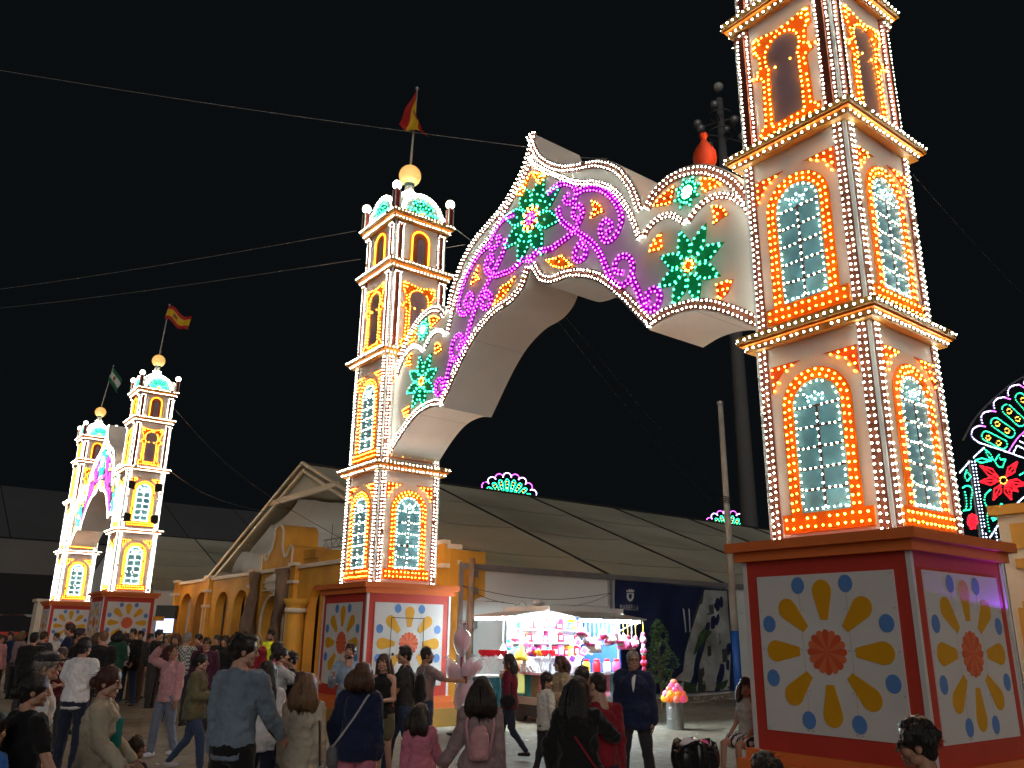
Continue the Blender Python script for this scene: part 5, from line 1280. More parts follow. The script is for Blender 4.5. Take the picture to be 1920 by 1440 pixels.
def head_template(sex, vox, ratio=None):
    mb = MB(); f = sex == 'f'
    ell(mb, (0, -.012, .035), (.073, .090, .086)); ell(mb, (0, .026, -.02), (.060, .060, .085))
    ell(mb, (0, .040, -.078), (.040 if f else .046, .042, .036)); ell(mb, (0, .068, -.100), (.018 if f else .022, .018, .016))
    cap(mb, (0, .086, .016), (0, .108, -.026), .009, .0125); ell(mb, (.012, .098, -.031), (.009, .011, .008)); ell(mb, (-.012, .098, -.031), (.009, .011, .008))
    cap(mb, (-.036, .074, .026), (.036, .074, .026), .013, .013)
    for s in (-1, 1):
        ell(mb, (s * .036, .056, -.03), (.028, .03, .03)); ell(mb, (s * .073, -.012, -.008), (.011, .021, .033)); ell(mb, (s * .05, .01, -.07), (.025, .04, .03))
    cap(mb, (-.016, .083, -.060), (.016, .083, -.060), .008, .008); cap(mb, (-.014, .082, -.072), (.014, .082, -.072), .0085, .0085)
    r_ = .046 if f else .056
    cap(mb, (0, -.022, -.07), (0, -.045, -.21), r_, r_ * 1.12)
    V_, F_ = remesh_now(mb, vox, 2, ratio); M_ = [0] * len(F_)
    V_ = list(map(tuple, V_)); F_ = list(F_)
    def extra(fn, mi):
        e = MB(); fn(e); o_ = len(V_); V_.extend(e.v); F_.extend([tuple(i + o_ for i in q) for q in e.f]); M_.extend([mi] * len(e.f))
    for s in (-1, 1):
        extra(lambda e: ell(e, (s * .031, .0745, .004), (.0145, .012, .0085), 10, 6), 1)
        extra(lambda e: ell(e, (s * .031, .0835, .004), (.0068, .005, .0072), 8, 6), 2)
        extra(lambda e: cap(e, (s * .016, .0885, .026), (s * .050, .074, .029), .0048, .003, 6), 2)
        extra(lambda e: cap(e, (s * .018, .085, .0125), (s * .046, .076, .011), .0028, .002, 6), 2)
    extra(lambda e: cap(e, (-.020, .0855, -.0605), (.020, .0855, -.0605), .0055, .0055, 8), 3)
    extra(lambda e: cap(e, (-.017, .0850, -.071), (.017, .0850, -.071), .0068, .0068, 8), 3)
    return np.array(V_), F_, M_
def hand_template():
    mb = MB()      # wrist at origin, fingers along -z, palm facing +x... thumb towards +y
    ell(mb, (0, .0, -.05), (.016, .040, .052)); cap(mb, (0, 0, .02), (0, 0, -.02), .024, .024)
    for i, (y, l) in enumerate(((.030, .068), (.010, .076), (-.011, .070), (-.030, .055))):
        a = Vector((0, y, -.09)); b_ = a + Vector((.008, y * .12, -l * .45)); c = b_ + Vector((.016, 0, -l * .33)); d = c + Vector((.016, 0, -l * .18))
        cap(mb, a, b_, .0092, .0088, 8); cap(mb, b_, c, .0088, .008, 8); cap(mb, c, d, .008, .0068, 8)
    cap(mb, (.004, .028, -.03), (.018, .052, -.06), .014, .011, 8); cap(mb, (.018, .052, -.06), (.027, .058, -.09), .0105, .0085, 8)
    V_, F_ = remesh_now(mb, .0045, 1, .45)
    return V_, F_
HEADS = {('m', 1): head_template('m', .0045), ('f', 1): head_template('f', .0045), ('m', 0): head_template('m', .0075, .5), ('f', 0): head_template('f', .0075, .5)}
HAND = hand_template()

SKINS = [paint('skin_%d' % i, c, .55, .06, 12, .05, 60, .35) for i, c in enumerate(((.42, .235, .16), (.36, .19, .125), (.30, .15, .095), (.46, .27, .20)))]
EYEW = paint('eye_white', (.55, .52, .48), .3); LIPS = paint('lips', (.34, .095, .075), .45); DARKB = paint('brow_dark', (.018, .011, .008), .6)
def hairmat(name, col): return paint('hair_' + name, col, .38, .45, 3, .7, 6, .5, stretch=(26, 26, 2.0))
HC = {'black': (.008, .006, .006), 'dark': (.016, .009, .006), 'brown': (.045, .022, .012), 'chestnut': (.07, .03, .016), 'light': (.16, .085, .04), 'blond': (.34, .22, .09), 'grey': (.20, .19, .18), 'redb': (.06, .016, .010)}
CL = {'white': (.68, .68, .70), 'offwhite': (.58, .55, .50), 'beige': (.42, .37, .29), 'black': (.010, .010, .011), 'charcoal': (.03, .03, .034), 'grey': (.22, .23, .25), 'denim': (.035, .055, .11), 'darkdenim': (.016, .022, .045), 'paledenim': (.17, .20, .27), 'blueshirt': (.15, .20, .26), 'lightblue': (.24, .32, .42), 'navy': (.010, .016, .050), 'red': (.22, .012, .022), 'maroon': (.13, .010, .028), 'darkred': (.07, .012, .016), 'pink': (.50, .26, .28), 'rose': (.46, .15, .21), 'hotpink': (.55, .05, .13), 'mauve': (.27, .19, .19), 'teal': (.005, .20, .17), 'cream': (.48, .43, .33), 'khaki': (.12, .11, .06), 'brownc': (.06, .035, .022), 'yellow': (.62, .72, .02), 'blue': (.03, .13, .42), 'green': (.008, .05, .035), 'tan': (.36, .27, .17), 'lightgrey': (.40, .41, .43), 'plum': (.05, .012, .03)}
def clothmat(c):
    if c == 'stripes' and 'cloth_stripes' not in MATS:
        mt, N, L, b = new_mat('cloth_stripes'); tc = N.new('ShaderNodeTexCoord'); w = N.new('ShaderNodeTexWave'); w.inputs['Scale'].default_value = 7; w.bands_direction = 'X'
        r_ = N.new('ShaderNodeValToRGB'); r_.color_ramp.interpolation = 'CONSTANT'; r_.color_ramp.elements[0].color = (.012, .012, .013, 1); r_.color_ramp.elements[1].color = (.55, .54, .52, 1); r_.color_ramp.elements[1].position = .5
        L.new(tc.outputs['Object'], w.inputs['Vector']); L.new(w.outputs['Fac'], r_.inputs[0]); L.new(r_.outputs[0], b.inputs['Base Color']); b.inputs['Roughness'].default_value = .85; return mt
    if c == 'plaid' and 'cloth_plaid' not in MATS:
        mt, N, L, b = new_mat('cloth_plaid'); tc = N.new('ShaderNodeTexCoord'); w = N.new('ShaderNodeTexChecker'); w.inputs['Scale'].default_value = 26
        w.inputs['Color1'].default_value = (.06, .08, .08, 1); w.inputs['Color2'].default_value = (.42, .45, .42, 1); L.new(tc.outputs['Object'], w.inputs['Vector']); L.new(w.outputs['Color'], b.inputs['Base Color']); b.inputs['Roughness'].default_value = .85; return mt
    if 'cloth_' + c in MATS: return MATS['cloth_' + c]
    return paint('cloth_' + c, CL[c], .85, .18, 5, .8, 11, .2, .15)
FOLD = bpy.data.textures.new('cloth_folds', 'MARBLE'); FOLD.noise_scale = .13; FOLD.noise_depth = 2; FOLD.turbulence = 9
FOLD2 = bpy.data.textures.new('hair_waves', 'CLOUDS'); FOLD2.noise_scale = .05; FOLD2.noise_depth = 2
ARMS = {'down': ((.13, .03, -1), (.06, .16, -1)), 'fwd': ((.10, .40, -.92), (.0, .75, -.66)), 'back': ((.14, -.36, -.92), (.10, -.02, -1)), 'hold': ((.16, .10, -1), (-.35, .9, -.05)), 'mouth': ((.22, .25, -.9), (-.42, .55, .75)), 'head': ((.85, .15, .30), (-.62, .05, .62)), 'reach': ((.15, .75, -.45), (.0, .98, -.05)), 'out': ((.35, .35, -.85), (.45, .85, -.1)), 'around': ((.45, .45, -.5), (-.55, .75, .05)), 'strap': ((.2, -.05, -.95), (-.45, .45, .75)), 'lap': ((.10, .22, -.95), (-.05, .75, -.65)), 'side': ((.40, .0, -.9), (-.15, .25, -.95)), 'phone': ((.2, .3, -.9), (-.30, .8, .45)), 'low': ((.30, .25, -.9), (.55, .3, -.8))}
LEGS = {'stand': (((.03, .02, -1), (.01, -.03, -1)), ((.04, .0, -1), (.02, -.03, -1))), 'walk': (((.0, .36, -.93), (.0, .12, -1)), ((.0, -.20, -.98), (.0, -.62, -.80))), 'step': (((.02, .18, -.98), (.0, .05, -1)), ((.02, -.12, -1), (.0, -.30, -.95))), 'wide': (((.12, .05, -1), (.08, -.05, -1)), ((.12, -.02, -1), (.08, -.04, -1))), 'sit': (((.04, 1, -.10), (.0, .12, -1)), ((.12, .98, -.12), (.05, .05, -1)))}
PENDING = []
def garment(name, mb, mt_, parent, vox, fold=.018, tex=None, sm=2):
    me = mb.mesh(name, mt_, True, 1.0, fix=False); o = bpy.data.objects.new(name, me); COL.objects.link(o); o.parent = parent
    m_ = o.modifiers.new('r', 'REMESH'); m_.mode = 'VOXEL'; m_.voxel_size = vox; m_.use_smooth_shade = True
    s_ = o.modifiers.new('s', 'SMOOTH'); s_.iterations = sm
    if fold:
        d_ = o.modifiers.new('d', 'DISPLACE'); d_.texture = tex or FOLD; d_.strength = fold * .8; d_.mid_level = .12; d_.texture_coords = 'LOCAL'
    PENDING.append((o, None)); return o
def person(label, px, py, h=None, d=None, head=0, sex='m', top=('tee', 'white'), bot=('trousers', 'denim'), hair=('short', 'dark'), arms=('down', 'down'), legs='stand', look=(0, 0), lean=0, skin=0, child=False, extra=(), shoes='black', group=None, sitz=None, flip=False, fat=1.0):
    dz = ray(px, py)
    if h is not None and d is None: Y = (h / K - EYE) / (dz.z / dz.y)
    else:
        Y = d / K
    P = O + dz * (Y / dz.y); g = gz(P)
    if h is None or d is not None: h = (P.z - g) * K
    if sitz is not None: hh = sitz[1]
    else: hh = h
    s = hh / 1.75; f = sex == 'f'; dist = Y * K
    near = dist < 14.5
    vox = (.011 if dist < 9 else .014 if near else .022) * max(.75, s)
    hs = (s ** .45) * (.97 if f else 1.0) * .98
    # ---- skeleton in the figure's own frame (facing +y, right hand +x), metres
    hipw = .095 * s; shw = (.150 if f else .176) * s * (1 if not child else .95)
    pel = Vector((0, 0, .94 * s))
    th, sh_ = .44 * s, .41 * s
    lg = LEGS[legs]; 
    if flip: lg = (lg[1], lg[0])
    J = {}
    for k, sd in ((0, 1), (1, -1)):
        t_ = Vector(lg[k][0]).normalized(); c_ = Vector(lg[k][1]).normalized(); t_.x *= sd; c_.x *= sd
        hp = pel + Vector((sd * hipw, 0, -.03 * s)); kn = hp + t_ * th; an = kn + c_ * sh_
        J['hip%d' % k], J['kn%d' % k], J['an%d' % k] = hp, kn, an
    low = min(J['an0'].z, J['an1'].z) - .075 * s
    off = Vector((0, 0, -low))
    if sitz is not None: off = Vector((0, 0, sitz[0] - pel.z + .10 * s))
    for k in J: J[k] = J[k] + off
    pel = pel + off
    la = R(lean)
    def tr(v):   # lean the trunk forward about the pelvis
        v = Vector(v); return pel + Vector((v.x, v.y * math.cos(la) + v.z * math.sin(la), -v.y * math.sin(la) + v.z * math.cos(la)))
    neck = tr((0, -.01 * s, .52 * s)); hc = tr((0, .02 * s, (.52 * s + .143 * hs)))
    for k, sd in ((0, 1), (1, -1)):
        a_ = ARMS[arms[k]]; u_ = Vector(a_[0]).normalized(); w_ = Vector(a_[1]).normalized()
        u_.x *= sd; w_.x *= sd
        sp = tr((sd * shw, 0, .452 * s)); el = sp + u_ * .285 * s; wr = el + w_ * .245 * s
        J['sh%d' % k], J['el%d' % k], J['wr%d' % k] = sp, el, wr
        J['fd%d' % k] = w_
    fw = fat
    trunk = [(-.08, .150 * (1.06 if f else 1), .110, 0), (0, .165 * (1.06 if f else .98), .118, -.005), (.09, .150 if not f else .142, .108, .0), (.17, .142 if not f else .122, .104, .0), (.27, .160 if not f else .140, .112, .005), (.37, .168 if not f else .148, .112 + (.012 if f else 0), .004), (.44, .138 if not f else .120, .094, -.006), (.50, .075, .06, -.01)]
    def trunk_rings(mb, infl, lo=-.2, hi=.6, hem=None):
        rings = []
        for z, rx, ry, yo in trunk:
            if z < lo or z > hi: continue
            c = tr((0, yo * s, z * s)); rings.append((c, (rx * fw * s + infl), (ry * fw * s + infl)))
        loft(mb, rings)
    # ---- body
    mb = MB(); trunk_rings(mb, 0)
    ell(mb, tuple(pel + Vector((0, -.01, -.03 * s))), (.155 * s, .11 * s, .11 * s))
    for k in (0, 1):
        cap(mb, J['hip%d' % k], J['kn%d' % k], .080 * s, .052 * s); cap(mb, J['kn%d' % k], J['an%d' % k], .052 * s, .036 * s)
        an = J['an%d' % k]; cap(mb, an + Vector((0, -.03 * s, -.035 * s)), an + Vector((0, .12 * s, -.05 * s)), .034 * s, .026 * s)
        cap(mb, tr((0, -.01 * s, .50 * s)), J['sh%d' % k], .045 * s, .050 * s); cap(mb, J['sh%d' % k], J['el%d' % k], .050 * s, .038 * s); cap(mb, J['el%d' % k], J['wr%d' % k], .038 * s, .025 * s)
    cap(mb, tr((0, 0, 0.46 * s)), neck + Vector((0, .0, .04 * s)), .055 * s, .05 * s)
    skm = SKINS[skin]
    me = mb.mesh('person', [skm, EYEW, DARKB, LIPS], True, 1.0, fix=False)
    body = bpy.data.objects.new('person', me); COL.objects.link(body)
    m_ = body.modifiers.new('r', 'REMESH'); m_.mode = 'VOXEL'; m_.voxel_size = vox; m_.use_smooth_shade = True
    s_ = body.modifiers.new('s', 'SMOOTH'); s_.iterations = 2
    body.location = Vector((P.x, P.y, g)) * K; body.rotation_euler[2] = -R(head)
    tag(body, label, 'person', group)
    hr = Matrix.Rotation(-R(look[0]), 3, 'Z') @ Matrix.Rotation(-R(look[1]), 3, 'X')
    parts = [(HEADS[(sex, 1 if near else 0)], hc, hr, hs, 1)]
    for k, sd in ((0, 1), (1, -1)):
        w_ = J['fd%d' % k]; z_ = -w_; ax = Vector((-sd, 0, 0)); 
        x_ = (ax - z_ * ax.dot(z_)).normalized() if abs(ax.dot(z_)) < .95 else Vector((0, 1, 0))
        y_ = z_.cross(x_) * sd * -1
        rot = Matrix((x_, y_, z_)).transposed()
        parts.append(((HAND[0], HAND[1], [0] * len(HAND[1])), J['wr%d' % k], rot, s * .98, 0))
    PENDING.append((body, parts))
    # ---- lower garment
    bk, bc = bot; bm_ = clothmat(bc)
    if bk in ('trousers', 'shorts', 'leggings'):
        mb = MB(); i_ = .014 * s if bk != 'leggings' else .009 * s
        ell(mb, tuple(pel + Vector((0, -.012 * s, -.035 * s))), (.163 * s * fw + i_, .118 * s * fw + i_, .12 * s)); trunk_rings(mb, i_ * .8, -.1, .10)
        for k in (0, 1):
            if bk == 'shorts': cap(mb, J['hip%d' % k], J['hip%d' % k].lerp(J['kn%d' % k], .62), .088 * s + i_, .078 * s + i_)
            else:
                cap(mb, J['hip%d' % k], J['kn%d' % k], .083 * s + i_, .055 * s + i_); cap(mb, J['kn%d' % k], J['an%d' % k] + (J['kn%d' % k] - J['an%d' % k]) * .03, .055 * s + i_, (.046 if bk == 'trousers' else .036) * s + i_)
        garment('trousers' if bk != 'shorts' else 'shorts', mb, bm_, body, vox, .016)
    elif bk in ('skirt',):
        mb = MB(); loft(mb, [(pel + Vector((0, 0, .06 * s)), .165 * s, .125 * s), (pel + Vector((0, 0, -.06 * s)), .19 * s, .15 * s), (pel + Vector((0, .02, -.38 * s)), .24 * s, .20 * s)]); garment('skirt', mb, bm_, body, vox, .03)
    # ---- shoes
    mb = MB()
    for k in (0, 1):
        an = J['an%d' % k]; dirv = Vector((0, 1, 0))
        cap(mb, an + Vector((0, -.035 * s, -.040 * s)), an + Vector((0, .135 * s, -.052 * s)), .042 * s, .030 * s); mb.add([tuple(an + Vector((x * s, y * s, z * s))) for z in (-.078, -.045) for x, y in ((-.036, -.07), (.036, -.07), (.04, .14), (-.04, .14))], [(3, 2, 1, 0), (4, 5, 6, 7), (0, 1, 5, 4), (1, 2, 6, 5), (2, 3, 7, 6), (3, 0, 4, 7)])
    garment('shoes', mb, clothmat(shoes), body, vox, 0)
    # ---- upper garment
    tk, tcol = top; tm = clothmat(tcol)
    mb = MB(); i_ = {'jacket': .030, 'cardigan': .024, 'blouse': .026, 'dress': .022}.get(tk, .015) * s
    lo = -.11 if tk != 'tank' else -.03
    rings = []
    for z, rx, ry, yo in trunk:
        if z > .47: continue
        bulge = 1.12 if (tk in ('blouse', 'jacket', 'tunic') and z < .1) else 1.0
        rings.append((tr((0, yo * s, z * s)), rx * fw * s * bulge + i_, ry * fw * s * bulge + i_))
    if tk == 'dress':
        c0 = pel; rings = [(c0 + Vector((0, .02, -.50 * s)), .25 * s, .21 * s), (c0 + Vector((0, .01, -.25 * s)), .215 * s, .175 * s)] + rings
    elif tk in ('jacket', 'blouse', 'tunic', 'long', 'tee', 'cardigan'):
        r0 = rings[0]; ext = {'jacket': .08, 'tunic': .20, 'cardigan': .16}.get(tk, .03); rings = [(r0[0] - Vector((0, 0, ext * s)), r0[1] * 1.02, r0[2] * 1.03)] + rings
    rings.append((tr((0, -.010 * s, .492 * s)), .088 * s + i_ * .5, .068 * s + i_ * .5)); rings.append((tr((0, -.014 * s, .522 * s)), .066 * s + i_ * .5, .060 * s + i_ * .4))
    loft(mb, rings)
    if tk != 'tank':
        for k in (0, 1):
            sp, el, wr = J['sh%d' % k], J['el%d' % k], J['wr%d' % k]
            cap(mb, tr((0, -.01 * s, .475 * s)), sp, .040 * s + i_, .046 * s + i_ * .8)
            if tk == 'tee': cap(mb, sp, sp.lerp(el, .62), .050 * s + i_, .056 * s + i_)
            elif tk == 'vest': pass
            elif tk == 'half': cap(mb, sp, el, .054 * s + i_, .046 * s + i_); cap(mb, el, el.lerp(wr, .25), .046 * s + i_, .044 * s + i_)
            else: cap(mb, sp, el, .054 * s + i_, .043 * s + i_); cap(mb, el, el.lerp(wr, .94), .043 * s + i_, .031 * s + i_)
    gname = {'tee': 'shirt', 'long': 'jumper', 'tank': 'tank_top', 'jacket': 'jacket', 'cardigan': 'cardigan', 'blouse': 'blouse', 'dress': 'dress', 'vest': 'waistcoat', 'tunic': 'tunic', 'half': 'shirt'}[tk]
    up = garment(gname, mb, tm, body, vox, .026 if tk != 'dress' else .03)
    if 'open' in extra or 'vneck' in extra:
        mb = MB(); rr = []
        for z, rx, ry, yo in trunk:
            if z > .46 or ('vneck' in extra and z < .25): continue
            fr = yo * s + ry * fw * s * (1.12 if z < .1 else 1) + i_; rr.append((tr((0, fr - .034, z * s)), (.062 if 'open' in extra else .012 + .16 * max(0, z - .26)) * s, .044))
        rr.append((tr((0, .045 * s, .485 * s)), .05 * s, .045 * s)); loft(mb, rr, 16); garment('shirt_front', mb, clothmat('white'), body, vox * .8, .006)
    if tk == 'cardigan' and 'tealtop' in extra:
        mb = MB(); loft(mb, [(tr((0, .070 * s, z * s)), .105 * s, .112 * s) for z in (-.26, -.1, .1, .3, .38)]); garment('tank_top', mb, clothmat('teal'), body, vox, .01)
    if 'collar' in extra:
        mb = MB(); mb.tube([tr((.078 * s * math.cos(a), -.012 * s + .066 * s * math.sin(a), .505 * s)) for a in [.35 * i for i in range(19)]], .017 * s, 6); garment('collar', mb, tm, body, vox * .8, 0)
    # ---- hair
    hk, hcn = hair; hm = hairmat(hcn, HC[hcn]); mb = MB()
    H = lambda v: tuple(hc + hr @ (Vector(v) * hs))
    def E_(c, r_):
        o_ = len(mb.v); ell(mb, (0, 0, 0), r_); mb.v[o_:] = [H(Vector(q) + Vector(c)) for q in mb.v[o_:]]
    def C_(a, b_, r0, r1): cap(mb, H(a), H(b_), r0 * hs, r1 * hs)
    if hk in ('bald', 'crop'):
        t_ = .004 if hk == 'bald' else .008
        E_((0, -.020, .036), (.073 + t_, .086 + t_, .082 + t_)); E_((0, -.055, -.015), (.060 + t_, .045, .06))
    else:
        th_ = .016 if f else .013
        E_((0, -.018, .042), (.074 + th_, .088 + th_, .084 + th_)); E_((0, -.060, -.015), (.068, .048, .072))
        if hk == 'short': E_((0, .045, .105), (.055, .042, .026)); E_((.03, -.01, .115), (.05, .06, .022))
        if hk == 'curly':
            q = random.Random(len(label))
            for i in range(36):
                a, b_ = q.uniform(0, 6.28), q.uniform(-.4, 1.4); v = Vector((math.cos(a) * math.cos(b_) * .083, -.02 + math.sin(a) * math.cos(b_) * .095, .045 + math.sin(b_) * .09))
                if v.y > .05 and v.z < .09: continue
                E_(v, (.028, .028, .028))
    if hk in ('long', 'bob', 'mid'):
        L2 = {'long': .46, 'bob': .16, 'mid': .28}[hk]; bz = hc; yaw_ = Matrix.Rotation(-R(look[0]), 3, 'Z')
        HV = lambda v: tuple(hc + yaw_ @ (Vector(v) * hs))
        n = 8
        for sd in (-1, 0, 1):
            prev = None
            for i in range(n + 1):
                q = i / n; z = .03 - (L2 + .02 * (sd == 0)) * q; y = -.075 - .035 * math.sin(math.pi * min(1, q * 1.1)) - lean * .001 * q; x = sd * (.055 + .030 * math.sin(2.6 * q) + (.015 if hk == 'bob' else .01) * q)
                c = HV((x, y - (.015 if sd == 0 else 0), z)); r_ = (.052 + .016 * math.sin(math.pi * q)) * (1 - .45 * max(0, q - .75) / .25)
                if prev: cap(mb, prev[0], c, prev[1] * hs, r_ * hs, 10, .75)
                prev = (c, r_)
        for sd in (-1, 1):
            cap(mb, HV((sd * .072, .030, .045)), HV((sd * .086, .012, -.07)), .024 * hs, .026 * hs, 10); cap(mb, HV((sd * .086, .012, -.07)), HV((sd * .092, -.02, -.16 if hk != 'bob' else -.13)), .026 * hs, .022 * hs, 10)
        E_((0, .028, .110), (.060, .050, .022))
    if hk == 'bun': E_((0, -.125, -.005), (.048, .042, .046)); E_((0, .02, .10), (.07, .05, .03))
    if hk == 'pony':
        C_((0, -.11, .05), (0, -.16, -.03), .032, .036); C_((0, -.16, -.03), (0.01, -.15, -.24), .036, .016)
    if hk == 'braid':
        for i in range(9): E_((.055, -.06 + .012 * i, -.05 - .042 * i), (.028, .028, .026))
    ho = garment('hair', mb, hm, body, .0085 if near else .014, .012 if hk != 'bald' else 0, FOLD2, 2)
    if near:
        q = random.Random(len(label) * 7 + int(px)); sb_ = MB()
        def ribbon(pts, w):
            k0 = len(sb_.v); n_ = len(pts)
            for i, p_ in enumerate(pts):
                d = (pts[min(i + 1, n_ - 1)] - pts[max(i - 1, 0)]); sd_ = d.cross(Vector((q.gauss(0, 1), q.gauss(0, 1), .2)) if i == 0 else sdv).normalized(); sdv = d.cross(sd_) if d.cross(sd_).length > 1e-6 else Vector((1, 0, 0)); ww = w * (1 - .8 * i / (n_ - 1))
                sb_.v += [tuple(p_ + sd_ * ww), tuple(p_ - sd_ * ww)]
            for i in range(n_ - 1): sb_.f.append((k0 + 2 * i, k0 + 2 * i + 1, k0 + 2 * i + 3, k0 + 2 * i + 2))
        if hk in ('long', 'bob', 'mid'):
            for _ in range(330):
                a = q.uniform(-1, 1); w0 = a * .085; y0_ = -.085 - .055 * (1 - abs(a)) + q.uniform(-.01, .02) if abs(a) < .85 else q.uniform(-.06, .02)
                z0_ = q.uniform(-.10, .06) * (1 if hk != 'bob' else .5); L3 = L2 * q.uniform(.55, 1.06) if abs(a) < .85 else L2 * .4
                x1 = w0 * q.uniform(1.0, 1.3) + q.gauss(0, .008); pts = [HV((w0 + (x1 - w0) * t_ + .006 * math.sin(t_ * 6 + a * 9), y0_ - .030 * math.sin(2.6 * t_) + q.gauss(0, .002), z0_ - L3 * t_)) for t_ in (0, .25, .5, .75, 1)]
                ribbon([Vector(v) for v in pts], .0035 * hs)
        elif hk != 'bald':
            for _ in range(300):
                a, b_ = q.uniform(0, 6.28), q.uniform(-.5, 1.5); dv = Vector((math.cos(a) * math.cos(b_), math.sin(a) * math.cos(b_), math.sin(b_)))
                if dv.y > .35 and dv.z < .55: continue
                c = Vector((0, -.018, .042)) + Vector((dv.x * .082, dv.y * .096, dv.z * .092)); tg = Vector((q.gauss(0, 1), q.gauss(-.4, 1), q.gauss(-.3, 1))); l_ = .012 if hk == 'crop' else .032
                ribbon([Vector(H(c)), Vector(H(c + dv * .010 * (l_ / .03) + tg * l_ * .3)), Vector(H(c + dv * .012 * (l_ / .03) + tg * l_ * .6))], .0035 * hs)
        PENDING[-1] = (ho, [((np.array(sb_.v), sb_.f, [0] * len(sb_.f)), Vector((0, 0, 0)), Matrix.Identity(3), 1.0, 0)] if sb_.v else None)
    if 'beard' in extra:
        mb = MB(); E_((0, .040, -.088), (.050, .046, .036)); E_((.048, .01, -.06), (.018, .035, .04)); E_((-.048, .01, -.06), (.018, .035, .04)); garment('beard', mb, hm, body, .008, .004, FOLD2, 1)
    if 'glasses' in extra or 'shades' in extra:
        mb = MB(); fr = []
        for sd in (-1, 1):
            mb.tube([H((sd * .031 + .021 * math.cos(a), .095, .004 + .016 * math.sin(a))) for a in [.5 * i for i in range(14)]], .003 * hs, 5); mb.tube([H((sd * .052, .093, .008)), H((sd * .078, .03, .008)), H((sd * .082, -.02, 0))], .003 * hs, 5)
        mb.tube([H((-.012, .098, .008)), H((.012, .098, .008))], .003 * hs, 5)
        if 'shades' in extra:
            for sd in (-1, 1): mb.add([H((sd * .031 + .021 * math.cos(a), .0955, .004 + .016 * math.sin(a))) for a in [.628 * i for i in range(10)]], [tuple(range(10))])
        o = ob('glasses', mb, BLACKM, body, k=1.0)
    if 'cap' in extra:
        mb = MB(); E_((0, -.012, .075), (.096, .110, .070)); garment('cap', mb, clothmat('charcoal'), body, .009, 0)
        mb = MB(); o_ = len(mb.v); ell(mb, (0, 0, 0), (.075, .075, .010)); mb.v = [H(Vector(q) + Vector((0, .115, .055))) for q in mb.v]; ob('cap_peak', mb, clothmat('charcoal'), body, smooth=True, k=1.0)
    # ---- things carried
    W2 = Matrix.Translation(body.location) @ Matrix.Rotation(-R(head), 4, 'Z')
    def carried(nm, lab, cat):
        t = thing(nm, lab, cat, tuple(body.location), -R(head), None, 1.0); return t
    for e in extra:
        if not isinstance(e, tuple): continue
        kind, lab, col = e[:3]; m_ = clothmat(col)
        if kind == 'backpack':
            t = carried('backpack', lab, 'backpack'); mb = MB(); y0 = -.19 * s - .03; q = e[3] if len(e) > 3 else 1.0
            loft(mb, [(tr((0, y0, (.22 + zz * q) * s)), rx * s * q, ry * s * q) for zz, rx, ry in ((-.19, .085, .05), (-.175, .115, .072), (-.05, .122, .082), (.08, .115, .078), (.16, .09, .062), (.195, .05, .035))])
            garment('pack', mb, m_, t, vox * .8, .008)
            mb = MB(); ell(mb, tuple(tr((0, y0 - .062 * s * q, .13 * s))), (.088 * s * q, .036 * s, .072 * s * q)); garment('front_pocket', mb, m_, t, vox * .8, .004)
            for sd in (-1, 1):
                mb = MB(); pts = [tr((sd * .09 * s, -.14 * s, .10 * s)), tr((sd * .135 * s, -.12 * s, .36 * s)), tr((sd * .115 * s, -.02 * s, .525 * s)), tr((sd * .12 * s, .13 * s, .40 * s)), tr((sd * .15 * s, .09 * s, .2 * s))]; mb.tube(pts, .014 * s, 6); ob('strap', mb, m_, t, k=1.0)
        elif kind in ('bag', 'cross'):
            t = carried('shoulder_bag', lab, 'bag'); sd = e[3] if len(e) > 3 else 1; zz = e[4] if len(e) > 4 else -.02; mb = MB()
            c = tr((sd * .24 * s, -.04 * s, zz * s)); ell(mb, tuple(c), (.06 * s, .14 * s, .11 * s)); garment('pouch', mb, m_, t, vox * .8, .012)
            mb = MB(); st_ = -sd if kind == 'cross' else sd
            if kind == 'cross': pts = [c + Vector((0, -.05, .08)), tr((sd * .13 * s, -.165 * s, .10 * s)), tr((0, -.165 * s, .28 * s)), tr((-sd * .10 * s, -.10 * s, .47 * s)), tr((-sd * .11 * s, .02 * s, .515 * s)), tr((0, .155 * s, .3 * s)), c + Vector((0, .06, .08))]
            else: pts = [c + Vector((0, -.07 * s, .06 * s)), tr((sd * .20 * s, -.09 * s, .3 * s)), tr((sd * .135 * s, -.02 * s, .535 * s)), tr((sd * .20 * s, .09 * s, .3 * s)), c + Vector((0, .08 * s, .06 * s))]
            mb.tube(pts, .011 * s, 6); ob('strap', mb, clothmat(e[5]) if len(e) > 5 else m_, t, k=1.0)
        elif kind == 'held':
            t = carried('drinks_cup', lab, 'cup'); w = J['wr0'] + J['fd0'] * .10 * s; mb = MB(); mb.lathe([(.028, -.05), (.036, .05), (.03, .052)], 12, tuple(w + Vector((-.02, 0, .02)))); ob('cup', mb, m_, t, k=1.0)
    return body
